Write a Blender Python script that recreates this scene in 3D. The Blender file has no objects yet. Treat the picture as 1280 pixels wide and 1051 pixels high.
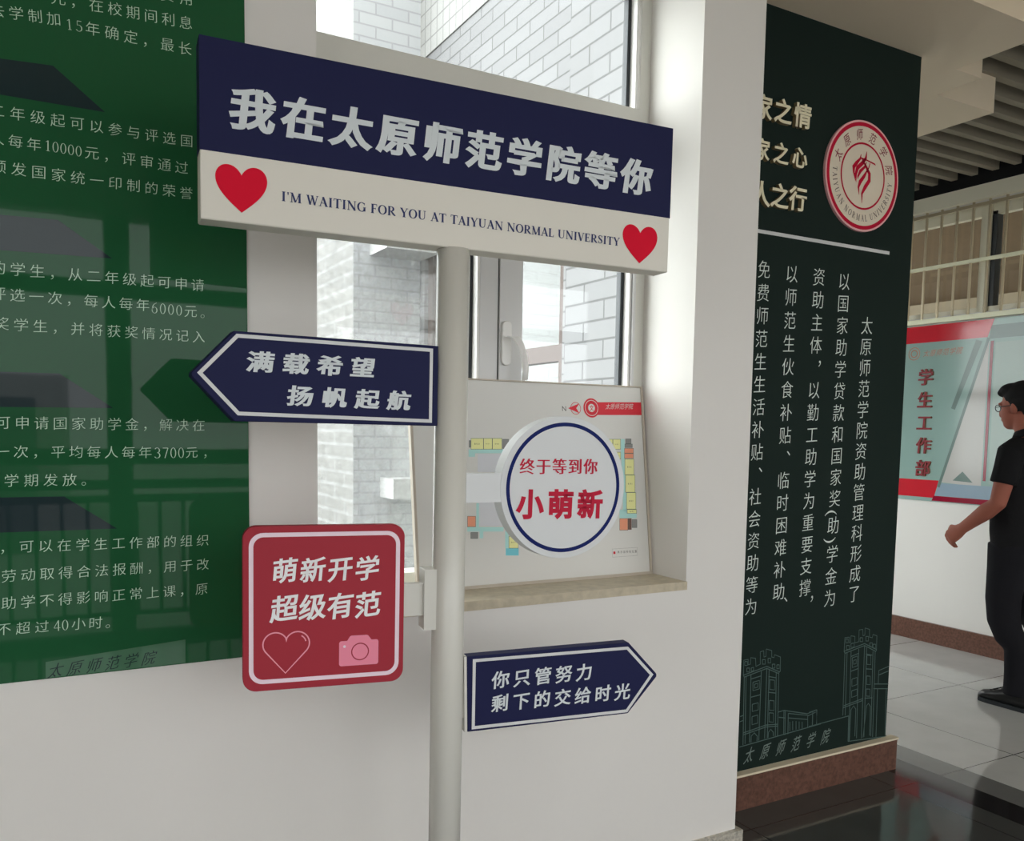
import bpy, bmesh, math, random
from mathutils import Vector, Matrix
from mathutils.noise import noise

# ---------------------------------------------------------------- camera
SC = bpy.context.scene
COL = SC.collection
CAM_H = 1.42
cam_data = bpy.data.cameras.new('camera')
cam = bpy.data.objects.new('camera', cam_data)
COL.objects.link(cam)
cam_data.sensor_fit = 'HORIZONTAL'
cam_data.sensor_width = 36.0
cam_data.lens = 1082.0 * 36.0 / 1280.0
cam_data.shift_x = 0.0
cam_data.shift_y = (628.3 - 525.5) / 1280.0
cam_data.clip_start = 0.05
cam_data.clip_end = 200
def cam_axes(yaw, pitch, roll):
    cy, sy = math.cos(yaw), math.sin(yaw)
    cp, sp = math.cos(pitch), math.sin(pitch)
    cr, sr = math.cos(roll), math.sin(roll)
    Ry = Matrix(((cy, 0, -sy), (0, 1, 0), (sy, 0, cy)))
    Rx = Matrix(((1, 0, 0), (0, cp, -sp), (0, sp, cp)))
    Rz = Matrix(((cr, -sr, 0), (sr, cr, 0), (0, 0, 1)))
    return Rz @ Rx @ Ry @ Matrix(((1, 0, 0), (0, 0, -1), (0, 1, 0)))
_m = cam_axes(math.radians(29.22), math.radians(4.78), math.radians(0.91))
cam.matrix_world = Matrix(((_m[0][0], -_m[1][0], -_m[2][0], 0),
                           (_m[0][1], -_m[1][1], -_m[2][1], 0),
                           (_m[0][2], -_m[1][2], -_m[2][2], CAM_H),
                           (0, 0, 0, 1)))
SC.camera = cam

# ---------------------------------------------------------------- view, sky
SC.view_settings.view_transform = 'Standard'
SC.view_settings.look = 'None'
SC.view_settings.gamma = 1.0
SC.view_settings.use_curve_mapping = False
SC.view_settings.exposure = 1.18
SKY_BASE = 1.44        # overcast sky all round
SKY_SUNNY = 2.9        # brighter quarter of the sky over the courtyard
SKY_COLOR = (0.965, 0.985, 1.0, 1)
world = bpy.data.worlds.new('sky')
SC.world = world
world.use_nodes = True
_nt = world.node_tree
_bg = _nt.nodes['Background']
_tc = _nt.nodes.new('ShaderNodeTexCoord')
_dot = _nt.nodes.new('ShaderNodeVectorMath'); _dot.operation = 'DOT_PRODUCT'
_dot.inputs[1].default_value = Vector((-0.72, 0.52, 0.46)).normalized()
_nt.links.new(_tc.outputs['Generated'], _dot.inputs[0])
_mr = _nt.nodes.new('ShaderNodeMapRange')
_mr.inputs['From Min'].default_value = 0.1; _mr.inputs['From Max'].default_value = 1.0
_mr.inputs['To Min'].default_value = SKY_BASE; _mr.inputs['To Max'].default_value = SKY_BASE + SKY_SUNNY
_nt.links.new(_dot.outputs['Value'], _mr.inputs['Value'])
_bg.inputs['Color'].default_value = SKY_COLOR
_nt.links.new(_mr.outputs['Result'], _bg.inputs['Strength'])

# ---------------------------------------------------------------- measured layout (metres)
D1, D2, X3, Y0 = 2.04, 2.37, 5.43, 1.65
FR_header=([0.7705, 1.6226, 0.0],[0.99667, -0.08128, -0.00679],[0.00677, -0.00055, 0.99998])
FR_arrowL=([0.7729, 1.635, 0.0],[0.9999, 0.01302, -0.00503],[0.00503, 7e-05, 0.99999])
FR_red=([0.7709, 1.6391, 0.0],[0.98654, -0.16331, -0.00794],[0.00784, -0.0013, 0.99997])
FR_arrowR=([0.7699, 1.6353, 0.0],[0.98189, -0.18854, 0.01885],[-0.01851, 0.00355, 0.99982])
FR_circle=([0.7718, 1.6325, 0.0],[0.99862, -0.05242, 0.0],[0.0, 0.0, 1.0])
FR_wall=([0.0, 2.04, 0.0],[1.0, 0.0, 0.0],[0.0, 0.0, 1.0])
FR_pil=([0.0, 2.37, 0.0],[1.0, 0.0, 0.0],[0.0, 0.0, 1.0])
FR_far=([5.43, 0.0, 0.0],[0.0, -1.0, 0.0],[0.0, 0.0, 1.0])
FR_board=([0.0, 2.2, 0.963],[1.0, 0.0, 0.0],[0.0, 0.13152, 0.99131])
P_header=[-0.5036, 0.4994, 1.7863, 2.1031]
P_arrowL=[-0.5282, -0.4507, -0.044, 1.4262, 1.589]
P_red=[-0.4281, -0.1077, 0.8941, 1.2232]
P_arrowR=[0.5116, 0.4354, 0.0547, 0.7702, 0.9359]
P_circle=[0.2668, 1.2949, 0.1442]
T_header=('我在太原师范学院等你', (-0.412, 1.9892), (0.4078, 1.9849), 0.0771)
T_english=("I'M WAITING FOR YOU AT TAIYUAN NORMAL UNIVERSITY", (-0.3573, 1.8437), (0.3618, 1.8401), 0.0173)
hearts=[[(-0.478, 1.8413), (-0.3869, 1.8535), (-0.4336, 1.8876), (-0.4331, 1.8046)], [(0.3769, 1.8365), (0.4678, 1.8464), (0.4214, 1.8815), (0.4225, 1.7991)]]
navy_split=[(-0.5042, 1.9078), (0.5008, 1.9058)]
T_left=[('满载希望', (-0.4034, 1.5361), (-0.206, 1.5368), 0.0397), ('扬帆起航', (-0.329, 1.4767), (-0.1293, 1.4753), 0.0394)]
B_left=[(-0.5149, 1.5108), (-0.4462, 1.584), (-0.0566, 1.5827), (-0.0571, 1.4325), (-0.445, 1.4372)]
T_red=[('萌新开学', (-0.348, 1.1347), (-0.1847, 1.1342), 0.0503), ('超级有范', (-0.3488, 1.0593), (-0.1831, 1.0596), 0.0539)]
B_red=[(-0.4162, 1.2104), (-0.1199, 1.2093), (-0.1177, 0.9112), (-0.4165, 0.9065)]
red_heart=[(-0.39, 0.9875), (-0.3001, 0.9868), (-0.3451, 0.9914), (-0.3468, 0.928), (-0.3665, 1.007)]
red_cam=[(-0.2409, 0.9867), (-0.1605, 0.985), (-0.1613, 0.9335), (-0.2403, 0.9343), (-0.2198, 0.997), (-0.1789, 0.9955), (-0.1983, 0.9624), (-0.1984, 0.9806), (-0.2301, 0.9746)]
T_circle=[('终于等到你', (0.1727, 1.3426), (0.3329, 1.3419), 0.0354), ('小萌新', (0.1815, 1.2605), (0.3342, 1.2569), 0.0651)]
T_right=[('你只管努力', (0.1302, 0.8792), (0.3263, 0.8774), 0.0379), ('剩下的交给时光', (0.1285, 0.8271), (0.421, 0.823), 0.0373)]
B_right=[(0.0678, 0.9295), (0.4337, 0.9267), (0.4989, 0.8559), (0.4336, 0.7735), (0.0642, 0.7754)]
red_bracket=[(-0.0663, 1.1278), (-0.0354, 1.128), (-0.0331, 0.9971), (-0.0644, 0.9997), (-0.1117, 1.0975), (-0.0658, 1.0949), (-0.0648, 1.027), (-0.1108, 1.0294)]
circle_arm=[(0.0298, 1.3279), (0.1097, 1.3272), (0.1107, 1.2663), (0.0305, 1.268)]
T_poster=[('费用', (0.2818, 2.3244), (0.3203, 2.3265), 0.0278), ('元，在校期间利息', (0.0766, 2.2677), (0.3184, 2.2768), 0.028), ('去学制加', (-0.0303, 2.2183), (0.0677, 2.2259), 0.0268), ('15', (0.0952, 2.2211), (0.1134, 2.2222), 0.0204), ('年确定，最长', (0.138, 2.2227), (0.3164, 2.2235), 0.0283), ('二年级起可以参与评选国', (-0.0358, 2.0289), (0.3168, 2.0317), 0.0274), ('人每年', (-0.0374, 1.9759), (0.0266, 1.9752), 0.0264), ('10000', (0.0508, 1.9765), (0.1065, 1.9751), 0.0207), ('元，评审通过', (0.131, 1.976), (0.3057, 1.9739), 0.0282), ('颁发国家统一印制的荣誉', (-0.0365, 1.9223), (0.3143, 1.9215), 0.0276), ('的学生，从二年级起可申请', (-0.0429, 1.7257), (0.3353, 1.7273), 0.0282), ('评选一次，每人每年', (-0.0437, 1.6753), (0.2228, 1.6749), 0.0278), ('6000', (0.2459, 1.6704), (0.2957, 1.6693), 0.0223), ('元。', (0.3198, 1.6695), (0.3536, 1.6691), 0.028), ('奖学生，并将获奖情况记入', (-0.0399, 1.6164), (0.3359, 1.6152), 0.0276), ('可申请国家助学金，解决在', (-0.0431, 1.4195), (0.3332, 1.4206), 0.028), ('一次，平均每人每年', (-0.0465, 1.3609), (0.2219, 1.3601), 0.0277), ('3700', (0.2467, 1.3588), (0.2951, 1.3589), 0.023), ('元，', (0.3175, 1.3602), (0.3538, 1.3603), 0.0269), ('学期发放。', (-0.0313, 1.3025), (0.1092, 1.3022), 0.0276), ('，可以在学生工作部的组织', (-0.0432, 1.1664), (0.3383, 1.1621), 0.0278), ('劳动取得合法报酬，用于改', (-0.0414, 1.107), (0.3375, 1.1073), 0.028), ('助学不得影响正常上课，原', (-0.043, 1.0509), (0.3346, 1.0515), 0.0281), ('不超过', (-0.0534, 0.9975), (0.0154, 0.9958), 0.027), ('40', (0.0433, 0.9952), (0.0583, 0.9951), 0.0223), ('小时。', (0.0838, 0.9956), (0.1492, 0.9929), 0.0279)]
banners=[[(-0.1074, 2.1241), (0.064, 2.1349), (0.1576, 2.0618), (-0.1095, 2.0599)], [(-0.117, 1.8272), (0.0651, 1.8324), (0.1651, 1.7661), (-0.1192, 1.7584)], [(-0.1268, 1.52), (0.0604, 1.5222), (0.1603, 1.4539), (-0.1291, 1.4494)], [(-0.1349, 1.2689), (0.0631, 1.2675), (0.1628, 1.1958), (-0.1372, 1.197)]]
poster_calli=('太原师范学院', (0.0391, 0.9004), (0.2219, 0.9052), 0.0389)
poster_plinth=[(0.0201, 0.9199), (0.2981, 0.9388), (0.2973, 0.8854), (0.0192, 0.8856)]
T_pillar=[('太原师范学院资助管理科形成了', (2.9292, 1.8579), (2.9311, 0.7775), 0.0711), ('以国家助学贷款和国家奖', (2.786, 2.0172), (2.791, 1.171), 0.0685), ('(', (2.7812, 1.1144), (2.7812, 1.1144), 0.0704), ('助', (2.7891, 1.0642), (2.7891, 1.0642), 0.0707), (')', (2.7805, 1.005), (2.7805, 1.005), 0.0708), ('学金为', (2.7911, 0.9487), (2.7893, 0.771), 0.0715), ('资助主体，以勤工助学为重要支撑', (2.6464, 2.0201), (2.646, 0.8236), 0.0679), ('，', (2.661, 0.7593), (2.661, 0.7593), 0.0707), ('以师范生伙食补贴、临时困难补助', (2.5022, 2.0175), (2.5035, 0.8189), 0.0665), ('、', (2.5202, 0.7673), (2.5202, 0.7673), 0.0692), ('免费师范生生活补贴、社会资助等为', (2.3609, 2.019), (2.3617, 0.7732), 0.0651)]
T_raised=[('家之情', (2.3107, 2.5779), (2.5087, 2.5834), 0.0831), ('家之心', (2.3121, 2.4318), (2.503, 2.4342), 0.0728), ('人之行', (2.3175, 2.2797), (2.5021, 2.2868), 0.0848)]
pil_line=[(2.314, 2.1513), (3.0408, 2.1527)]
emblem=[(2.6483, 2.3892), (3.0524, 2.4598), (2.824, 2.6291), (2.8679, 2.2131), (2.8456, 2.4252)]
ART=[[(2.348, 0.2392), (2.341, 0.5046), (2.3366, 0.5126), (2.335, 0.5702), (2.3574, 0.5711), (2.3585, 0.5499), (2.3697, 0.5511), (2.3704, 0.5761), (2.3953, 0.5707), (2.399, 0.539), (2.4215, 0.5449), (2.4189, 0.5931), (2.4364, 0.5952), (2.4391, 0.5706), (2.4492, 0.572), (2.4496, 0.6008), (2.4788, 0.5914), (2.4802, 0.5659), (2.4928, 0.5619), (2.4949, 0.5733), (2.5275, 0.5604), (2.5294, 0.5038), (2.522, 0.4996), (2.5295, 0.2453)], [(2.341, 0.5046), (2.4566, 0.524), (2.5222, 0.4954)], [(2.3366, 0.5126), (2.4561, 0.5321), (2.5267, 0.5015)], [(2.4566, 0.524), (2.4602, 0.2462)], [(2.3751, 0.5103), (2.3811, 0.2438)], [(2.4285, 0.5163), (2.4297, 0.2435)], [(2.3502, 0.5059), (2.3584, 0.2425)], [(2.508, 0.5013), (2.5175, 0.2472)], [(2.4693, 0.5163), (2.4746, 0.2464)], [(2.3482, 0.2873), (2.4641, 0.2996), (2.5303, 0.2929)], [(2.3486, 0.2796), (2.4646, 0.2918), (2.5293, 0.2858)], [(2.3761, 0.4926), (2.4295, 0.4984)], [(2.3798, 0.4216), (2.4301, 0.4247)], [(2.4673, 0.4911), (2.5071, 0.4809)], [(2.4687, 0.4286), (2.5091, 0.42)], [(2.388, 0.3926), (2.4188, 0.3943), (2.4204, 0.3661), (2.3895, 0.3645), (2.388, 0.3926)], [(2.3892, 0.3443), (2.4187, 0.3459), (2.4204, 0.314), (2.3909, 0.3125), (2.3892, 0.3443)], [(2.4774, 0.3952), (2.5025, 0.3901), (2.5047, 0.3511), (2.4796, 0.3564), (2.4774, 0.3952)], [(2.4787, 0.3462), (2.5025, 0.3411), (2.5046, 0.3047), (2.4808, 0.3099), (2.4787, 0.3462)], [(2.3868, 0.4786), (2.4202, 0.4819), (2.422, 0.4487), (2.3886, 0.4456), (2.3868, 0.4786)], [(2.4749, 0.4774), (2.5007, 0.472), (2.5029, 0.4332), (2.477, 0.4388), (2.4749, 0.4774)], [(2.396, 0.4699), (2.412, 0.4718), (2.4128, 0.4565), (2.3968, 0.4546), (2.396, 0.4699)], [(2.3892, 0.2425), (2.3892, 0.268), (2.4041, 0.2783), (2.4205, 0.2629), (2.4202, 0.2425)], [(2.4787, 0.2473), (2.4796, 0.2688), (2.4915, 0.2783), (2.5054, 0.2647), (2.5063, 0.249)], [(2.3406, 0.5646), (2.3538, 0.563), (2.3546, 0.5479), (2.3413, 0.5495), (2.3406, 0.5646)], [(2.3525, 0.5382), (2.3658, 0.5365), (2.3666, 0.5214), (2.3532, 0.5231), (2.3525, 0.5382)], [(2.3752, 0.5354), (2.3871, 0.537), (2.3877, 0.5243), (2.3758, 0.5228), (2.3752, 0.5354)], [(2.4315, 0.5614), (2.4465, 0.5596), (2.4474, 0.5418), (2.4324, 0.5436), (2.4315, 0.5614)], [(2.4612, 0.563), (2.475, 0.5614), (2.476, 0.5435), (2.4622, 0.5451), (2.4612, 0.563)], [(2.4853, 0.5373), (2.4991, 0.5356), (2.5, 0.5202), (2.4861, 0.5219), (2.4853, 0.5373)], [(2.5097, 0.5318), (2.5223, 0.5303), (2.5232, 0.5148), (2.5106, 0.5163), (2.5097, 0.5318)], [(2.3297, 0.2346), (2.7712, 0.2573)], [(2.5275, 0.3416), (2.5589, 0.3437), (2.6901, 0.3107), (2.7449, 0.3185), (2.7452, 0.2559)], [(2.5322, 0.3202), (2.5678, 0.3122)], [(2.5661, 0.3411), (2.5697, 0.244)], [(2.5832, 0.3281), (2.586, 0.244)], [(2.5832, 0.3281), (2.6927, 0.3039), (2.6959, 0.2529)], [(2.5843, 0.3097), (2.6938, 0.2868)], [(2.5938, 0.2925), (2.596, 0.2555)], [(2.6095, 0.2928), (2.6117, 0.2556)], [(2.6283, 0.2899), (2.6304, 0.2553)], [(2.6459, 0.2856), (2.6477, 0.2552)], [(2.6627, 0.282), (2.6644, 0.2552)], [(2.6929, 0.3012), (2.738, 0.3105)], [(2.7198, 0.3052), (2.7214, 0.2569)], [(2.5589, 0.3437), (2.5626, 0.2451)], [(2.327, 0.3536), (2.3446, 0.356)], [(2.326, 0.3336), (2.3444, 0.3359)], [(2.8992, 0.2723), (2.8934, 0.5336), (2.8882, 0.5423), (2.8889, 0.5987), (2.9151, 0.5987), (2.9169, 0.5742), (2.9245, 0.5761), (2.9249, 0.6031), (2.9487, 0.5979), (2.9506, 0.5706), (2.974, 0.5735), (2.9728, 0.6226), (2.9941, 0.6232), (2.9985, 0.5955), (3.0095, 0.5971), (3.0088, 0.6272), (3.0366, 0.6189), (3.0391, 0.5858), (3.0571, 0.5812), (3.0601, 0.5946), (3.085, 0.5866), (3.0873, 0.5244), (3.0796, 0.5181), (3.091, 0.1508)], [(2.8934, 0.5336), (3.0111, 0.5532), (3.0819, 0.5206)], [(2.8882, 0.5423), (3.0105, 0.5614), (3.0853, 0.5285)], [(3.0111, 0.5532), (3.0201, 0.1567)], [(2.9303, 0.5376), (2.943, 0.1582)], [(2.9762, 0.5433), (2.9902, 0.1616)], [(2.9064, 0.5348), (2.9133, 0.2702)], [(3.0655, 0.5224), (3.0793, 0.1555)], [(3.0246, 0.5435), (3.036, 0.1597)], [(2.901, 0.313), (3.0157, 0.3269)], [(2.9, 0.3049), (3.0139, 0.3188)], [(3.0277, 0.3269), (3.0765, 0.3223)], [(2.9311, 0.5158), (2.9776, 0.5241)], [(2.9332, 0.453), (2.9798, 0.4599)], [(3.0218, 0.5163), (3.0627, 0.5062)], [(3.0265, 0.4525), (3.064, 0.4463)], [(2.9434, 0.419), (2.9746, 0.4227), (2.9768, 0.3923), (2.9456, 0.3887), (2.9434, 0.419)], [(2.9454, 0.3696), (2.9782, 0.3729), (2.9802, 0.3451), (2.9473, 0.3419), (2.9454, 0.3696)], [(3.0328, 0.4214), (3.0565, 0.4173), (3.0592, 0.3809), (3.0355, 0.3851), (3.0328, 0.4214)], [(3.0353, 0.3657), (3.059, 0.3615), (3.0613, 0.3305), (3.0376, 0.3349), (3.0353, 0.3657)], [(2.9393, 0.5094), (2.9704, 0.5134), (2.9734, 0.4721), (2.9423, 0.4683), (2.9393, 0.5094)], [(3.0287, 0.5101), (3.0531, 0.5056), (3.056, 0.4666), (3.0315, 0.4712), (3.0287, 0.5101)], [(2.948, 0.4975), (2.9636, 0.499), (2.9648, 0.4825), (2.9492, 0.481), (2.948, 0.4975)], [(2.9462, 0.1577), (2.9471, 0.2898), (2.9618, 0.3042), (2.9764, 0.2883), (2.9792, 0.1717)], [(3.0305, 0.1578), (3.0423, 0.2926), (3.0538, 0.301), (3.067, 0.2862), (3.0708, 0.1597)], [(2.8947, 0.5927), (2.9087, 0.5913), (2.9098, 0.575), (2.8958, 0.5765), (2.8947, 0.5927)], [(2.9005, 0.5652), (2.9176, 0.5633), (2.9188, 0.547), (2.9016, 0.5489), (2.9005, 0.5652)], [(2.9272, 0.5704), (2.9467, 0.571), (2.9479, 0.5546), (2.9284, 0.554), (2.9272, 0.5704)], [(2.9807, 0.5891), (2.9967, 0.5875), (2.9979, 0.571), (2.9819, 0.5727), (2.9807, 0.5891)], [(3.0163, 0.5909), (3.0324, 0.5892), (3.0338, 0.5699), (3.0177, 0.5716), (3.0163, 0.5909)], [(3.0425, 0.5607), (3.0587, 0.559), (3.06, 0.5423), (3.0438, 0.5441), (3.0425, 0.5607)], [(3.0632, 0.553), (3.0795, 0.5512), (3.0808, 0.5345), (3.0645, 0.5363), (3.0632, 0.553)], [(2.7025, 0.2565), (2.9355, 0.2652)], [(2.9355, 0.2652), (2.9384, 0.1562)], [(2.7428, 0.3197), (2.7465, 0.2614)], [(2.7209, 0.3149), (2.7229, 0.2597)], [(2.6989, 0.3145), (2.7428, 0.3197)], [(2.9384, 0.1562), (3.1813, 0.139)], [(3.0844, 0.3803), (3.1759, 0.3683)], [(3.0801, 0.3608), (3.175, 0.3481)], [(3.109, 0.3782), (3.1088, 0.4352), (3.1723, 0.4459)], [(3.1102, 0.4161), (3.1739, 0.426)], [(3.1066, 0.3562), (3.1126, 0.1473)], [(3.1632, 0.3497), (3.1712, 0.1406)]]
T_plinth=('太原师范学院', (2.3836, 0.1949), (2.803, 0.2002), 0.0677)
board_c=[(0.9482, 0.0328), (1.745, 0.0035), (1.7464, 0.6113), (0.9462, 0.5916), (0.94, 0.4629)]
ROOMS=[('P', [(1.1419, 0.3903), (1.2385, 0.3904), (1.2356, 0.3366), (1.1391, 0.3375)]), ('P', [(1.1387, 0.2509), (1.2307, 0.2485), (1.2268, 0.1779), (1.1351, 0.1816)]), ('C', [(1.1132, 0.4035), (1.2393, 0.4039), (1.2386, 0.3923), (1.1126, 0.3922)]), ('C', [(1.1127, 0.3941), (1.1337, 0.3941), (1.133, 0.382), (1.1121, 0.3821)]), ('C', [(1.0974, 0.1794), (1.2158, 0.1746), (1.2151, 0.1613), (1.0967, 0.1664)]), ('C', [(1.1302, 0.2474), (1.1385, 0.2472), (1.1349, 0.1778), (1.1265, 0.1782)]), ('C', [(1.1363, 0.1647), (1.1481, 0.1641), (1.147, 0.1446), (1.1353, 0.1452)]), ('C', [(1.2208, 0.1629), (1.2325, 0.1624), (1.2297, 0.111), (1.218, 0.1116)]), ('D', [(1.2197, 0.1115), (1.2634, 0.1093), (1.2622, 0.0882), (1.2186, 0.0907)]), ('Y', [(1.122, 0.4362), (1.1634, 0.4366), (1.1616, 0.4036), (1.1203, 0.4035)]), ('Y', [(1.1634, 0.4366), (1.1925, 0.4369), (1.1907, 0.4037), (1.1616, 0.4036)]), ('Y', [(1.1925, 0.4369), (1.2249, 0.4372), (1.2231, 0.4038), (1.1907, 0.4037)]), ('Y', [(1.2317, 0.1472), (1.2645, 0.1457), (1.2625, 0.1093), (1.2297, 0.111)]), ('G', [(1.2265, 0.4345), (1.2475, 0.4347), (1.2459, 0.4058), (1.225, 0.4057)]), ('G', [(1.107, 0.164), (1.1312, 0.163), (1.1302, 0.1443), (1.106, 0.1454)]), ('G', [(1.1154, 0.4298), (1.1217, 0.4298), (1.1206, 0.4091), (1.1144, 0.4091)]), ('O', [(1.0991, 0.211), (1.1261, 0.21), (1.1244, 0.1783), (1.0974, 0.1794)]), ('C', [(1.6579, 0.4384), (1.6733, 0.4385), (1.6691, 0.3739), (1.6538, 0.3739)]), ('C', [(1.6563, 0.3739), (1.6701, 0.3739), (1.6668, 0.3231), (1.6531, 0.3233)]), ('C', [(1.6556, 0.3233), (1.6694, 0.3231), (1.6658, 0.2671), (1.652, 0.2674)]), ('C', [(1.655, 0.2673), (1.6693, 0.267), (1.6655, 0.2078), (1.6512, 0.2082)]), ('C', [(1.6383, 0.2127), (1.6688, 0.2118), (1.6671, 0.1849), (1.6366, 0.186)]), ('C', [(1.6655, 0.1995), (1.7056, 0.1982), (1.7046, 0.1836), (1.6645, 0.185)]), ('Y', [(1.5973, 0.4378), (1.6264, 0.4381), (1.6255, 0.4236), (1.5964, 0.4234)]), ('Y', [(1.6264, 0.4381), (1.6569, 0.4384), (1.6548, 0.4051), (1.6243, 0.405)]), ('Y', [(1.6692, 0.3747), (1.7063, 0.3746), (1.7029, 0.3227), (1.6658, 0.3232)]), ('Y', [(1.6684, 0.3231), (1.707, 0.3227), (1.7033, 0.2663), (1.6647, 0.2671)]), ('Y', [(1.6688, 0.267), (1.7069, 0.2662), (1.7034, 0.212), (1.6653, 0.2132)]), ('Y', [(1.6679, 0.2131), (1.706, 0.2119), (1.7051, 0.1982), (1.667, 0.1994)]), ('Y', [(1.6349, 0.3967), (1.6552, 0.3968), (1.6538, 0.3739), (1.6335, 0.374)]), ('G', [(1.6759, 0.4398), (1.6992, 0.44), (1.6981, 0.4232), (1.6749, 0.4231)]), ('G', [(1.6723, 0.4231), (1.7032, 0.4233), (1.7024, 0.4107), (1.6715, 0.4106)]), ('G', [(1.6847, 0.1801), (1.7054, 0.1794), (1.7036, 0.1523), (1.683, 0.1532)]), ('O', [(1.6699, 0.4093), (1.7065, 0.4094), (1.7054, 0.3927), (1.6688, 0.3926)]), ('O', [(1.6688, 0.3926), (1.7054, 0.3927), (1.7043, 0.3759), (1.6677, 0.376)]), ('O', [(1.6365, 0.1852), (1.6696, 0.184), (1.6671, 0.1456), (1.6341, 0.147)]), ('K', [(1.6696, 0.184), (1.6839, 0.1835), (1.6815, 0.147), (1.6672, 0.1476)])]
board_head=[(1.5506, 0.5357), (1.5525, 0.5662), (1.5703, 0.5541), (1.7426, 0.5592), (1.7398, 0.5175), (1.5678, 0.5136), (1.4913, 0.533), (1.4924, 0.5523)]
board_arrow=[(1.4627, 0.5327), (1.5053, 0.5486), (1.4932, 0.5335), (1.5035, 0.518)]
T_board=[('太原师范学院', (1.6143, 0.5422), (1.7047, 0.5447), 0.0194), ('N', (1.4483, 0.5314), (1.4483, 0.5314), 0.0162), ('表示您所在位置', (1.6257, 0.0783), (1.6935, 0.0772), 0.0081)]
board_leg=[(1.6095, 0.0772), (1.6031, 0.0897), (1.7021, 0.087), (1.7004, 0.0614), (1.6014, 0.0633)]
FAR={'outer': [(-4.0587, 2.1773), (-3.2247, 2.1832), (-3.1472, 0.9911), (-4.0503, 0.9715)], 'redtop': [(-4.051, 2.1682), (-3.399, 2.162), (-3.4393, 2.0675), (-4.0446, 2.0632)], 'redbot': [(-4.0546, 1.0821), (-3.7239, 1.0869), (-3.7537, 0.9934), (-4.054, 0.9701)], 'redbot2': [(-3.7547, 1.0103), (-3.4413, 1.0176), (-3.4523, 0.9854), (-3.76, 0.9798)], 'blue': [(-3.7186, 1.0703), (-3.3998, 1.0766), (-3.4283, 1.0186), (-3.7476, 1.0109)], 'line1': [(-3.4057, 2.0242), (-3.4033, 1.1321)], 'slant': [(-3.4309, 2.0625), (-3.7235, 1.0804)], 'slant2': [(-3.4939, 2.0495), (-3.6494, 1.6088)], 'tri': [(-3.5556, 1.1951), (-3.4808, 1.125), (-3.6222, 1.1318)], 'greytop': [(-3.4166, 2.129), (-3.221, 2.1258), (-3.217, 2.064), (-3.4292, 2.0667)], 'logo': [(-3.9638, 1.9949), (-3.9666, 2.0399)]}
T_far=[('学生工作部', (-3.8587, 1.8293), (-3.8434, 1.2048), 0.1046)]
T_farhead=[('太原师范学院', (-3.8688, 1.9918), (-3.627, 1.9949), 0.0483)]
wallmarks=[[2.762, 2.738]]
# ---------------------------------------------------------------- materials
def lin(c):
    c = c / 255.0
    return c / 12.92 if c <= 0.04045 else ((c + 0.055) / 1.055) ** 2.4
def P(r, g, b, k=0.55):
    return tuple(min(0.9, lin(x) / k) for x in (r, g, b)) + (1,)
def mat(name, color, rough=0.6, spec=0.5, metal=0.0, bump=None, mottle=None):
    m = bpy.data.materials.new(name); m.use_nodes = True
    nt = m.node_tree; b = nt.nodes['Principled BSDF']
    b.inputs['Base Color'].default_value = color
    b.inputs['Roughness'].default_value = rough
    b.inputs['Specular IOR Level'].default_value = spec
    b.inputs['Metallic'].default_value = metal
    if bump or mottle:
        tc = nt.nodes.new('ShaderNodeTexCoord')
        if mottle:
            scale, amt = mottle
            n = nt.nodes.new('ShaderNodeTexNoise'); n.inputs['Scale'].default_value = scale; n.inputs['Detail'].default_value = 6
            nt.links.new(tc.outputs['Object'], n.inputs['Vector'])
            r = nt.nodes.new('ShaderNodeValToRGB')
            r.color_ramp.elements[0].position = 0.3; r.color_ramp.elements[1].position = 0.7
            r.color_ramp.elements[0].color = tuple(c * (1 - amt) for c in color[:3]) + (1,)
            r.color_ramp.elements[1].color = tuple(min(1, c * (1 + amt)) for c in color[:3]) + (1,)
            nt.links.new(n.outputs['Fac'], r.inputs['Fac'])
            nt.links.new(r.outputs['Color'], b.inputs['Base Color'])
        if bump:
            scale, strength = bump
            n = nt.nodes.new('ShaderNodeTexNoise'); n.inputs['Scale'].default_value = scale; n.inputs['Detail'].default_value = 3
            nt.links.new(tc.outputs['Object'], n.inputs['Vector'])
            bp = nt.nodes.new('ShaderNodeBump'); bp.inputs['Strength'].default_value = strength; bp.inputs['Distance'].default_value = 0.01
            nt.links.new(n.outputs['Fac'], bp.inputs['Height'])
            nt.links.new(bp.outputs['Normal'], b.inputs['Normal'])
    return m
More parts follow.
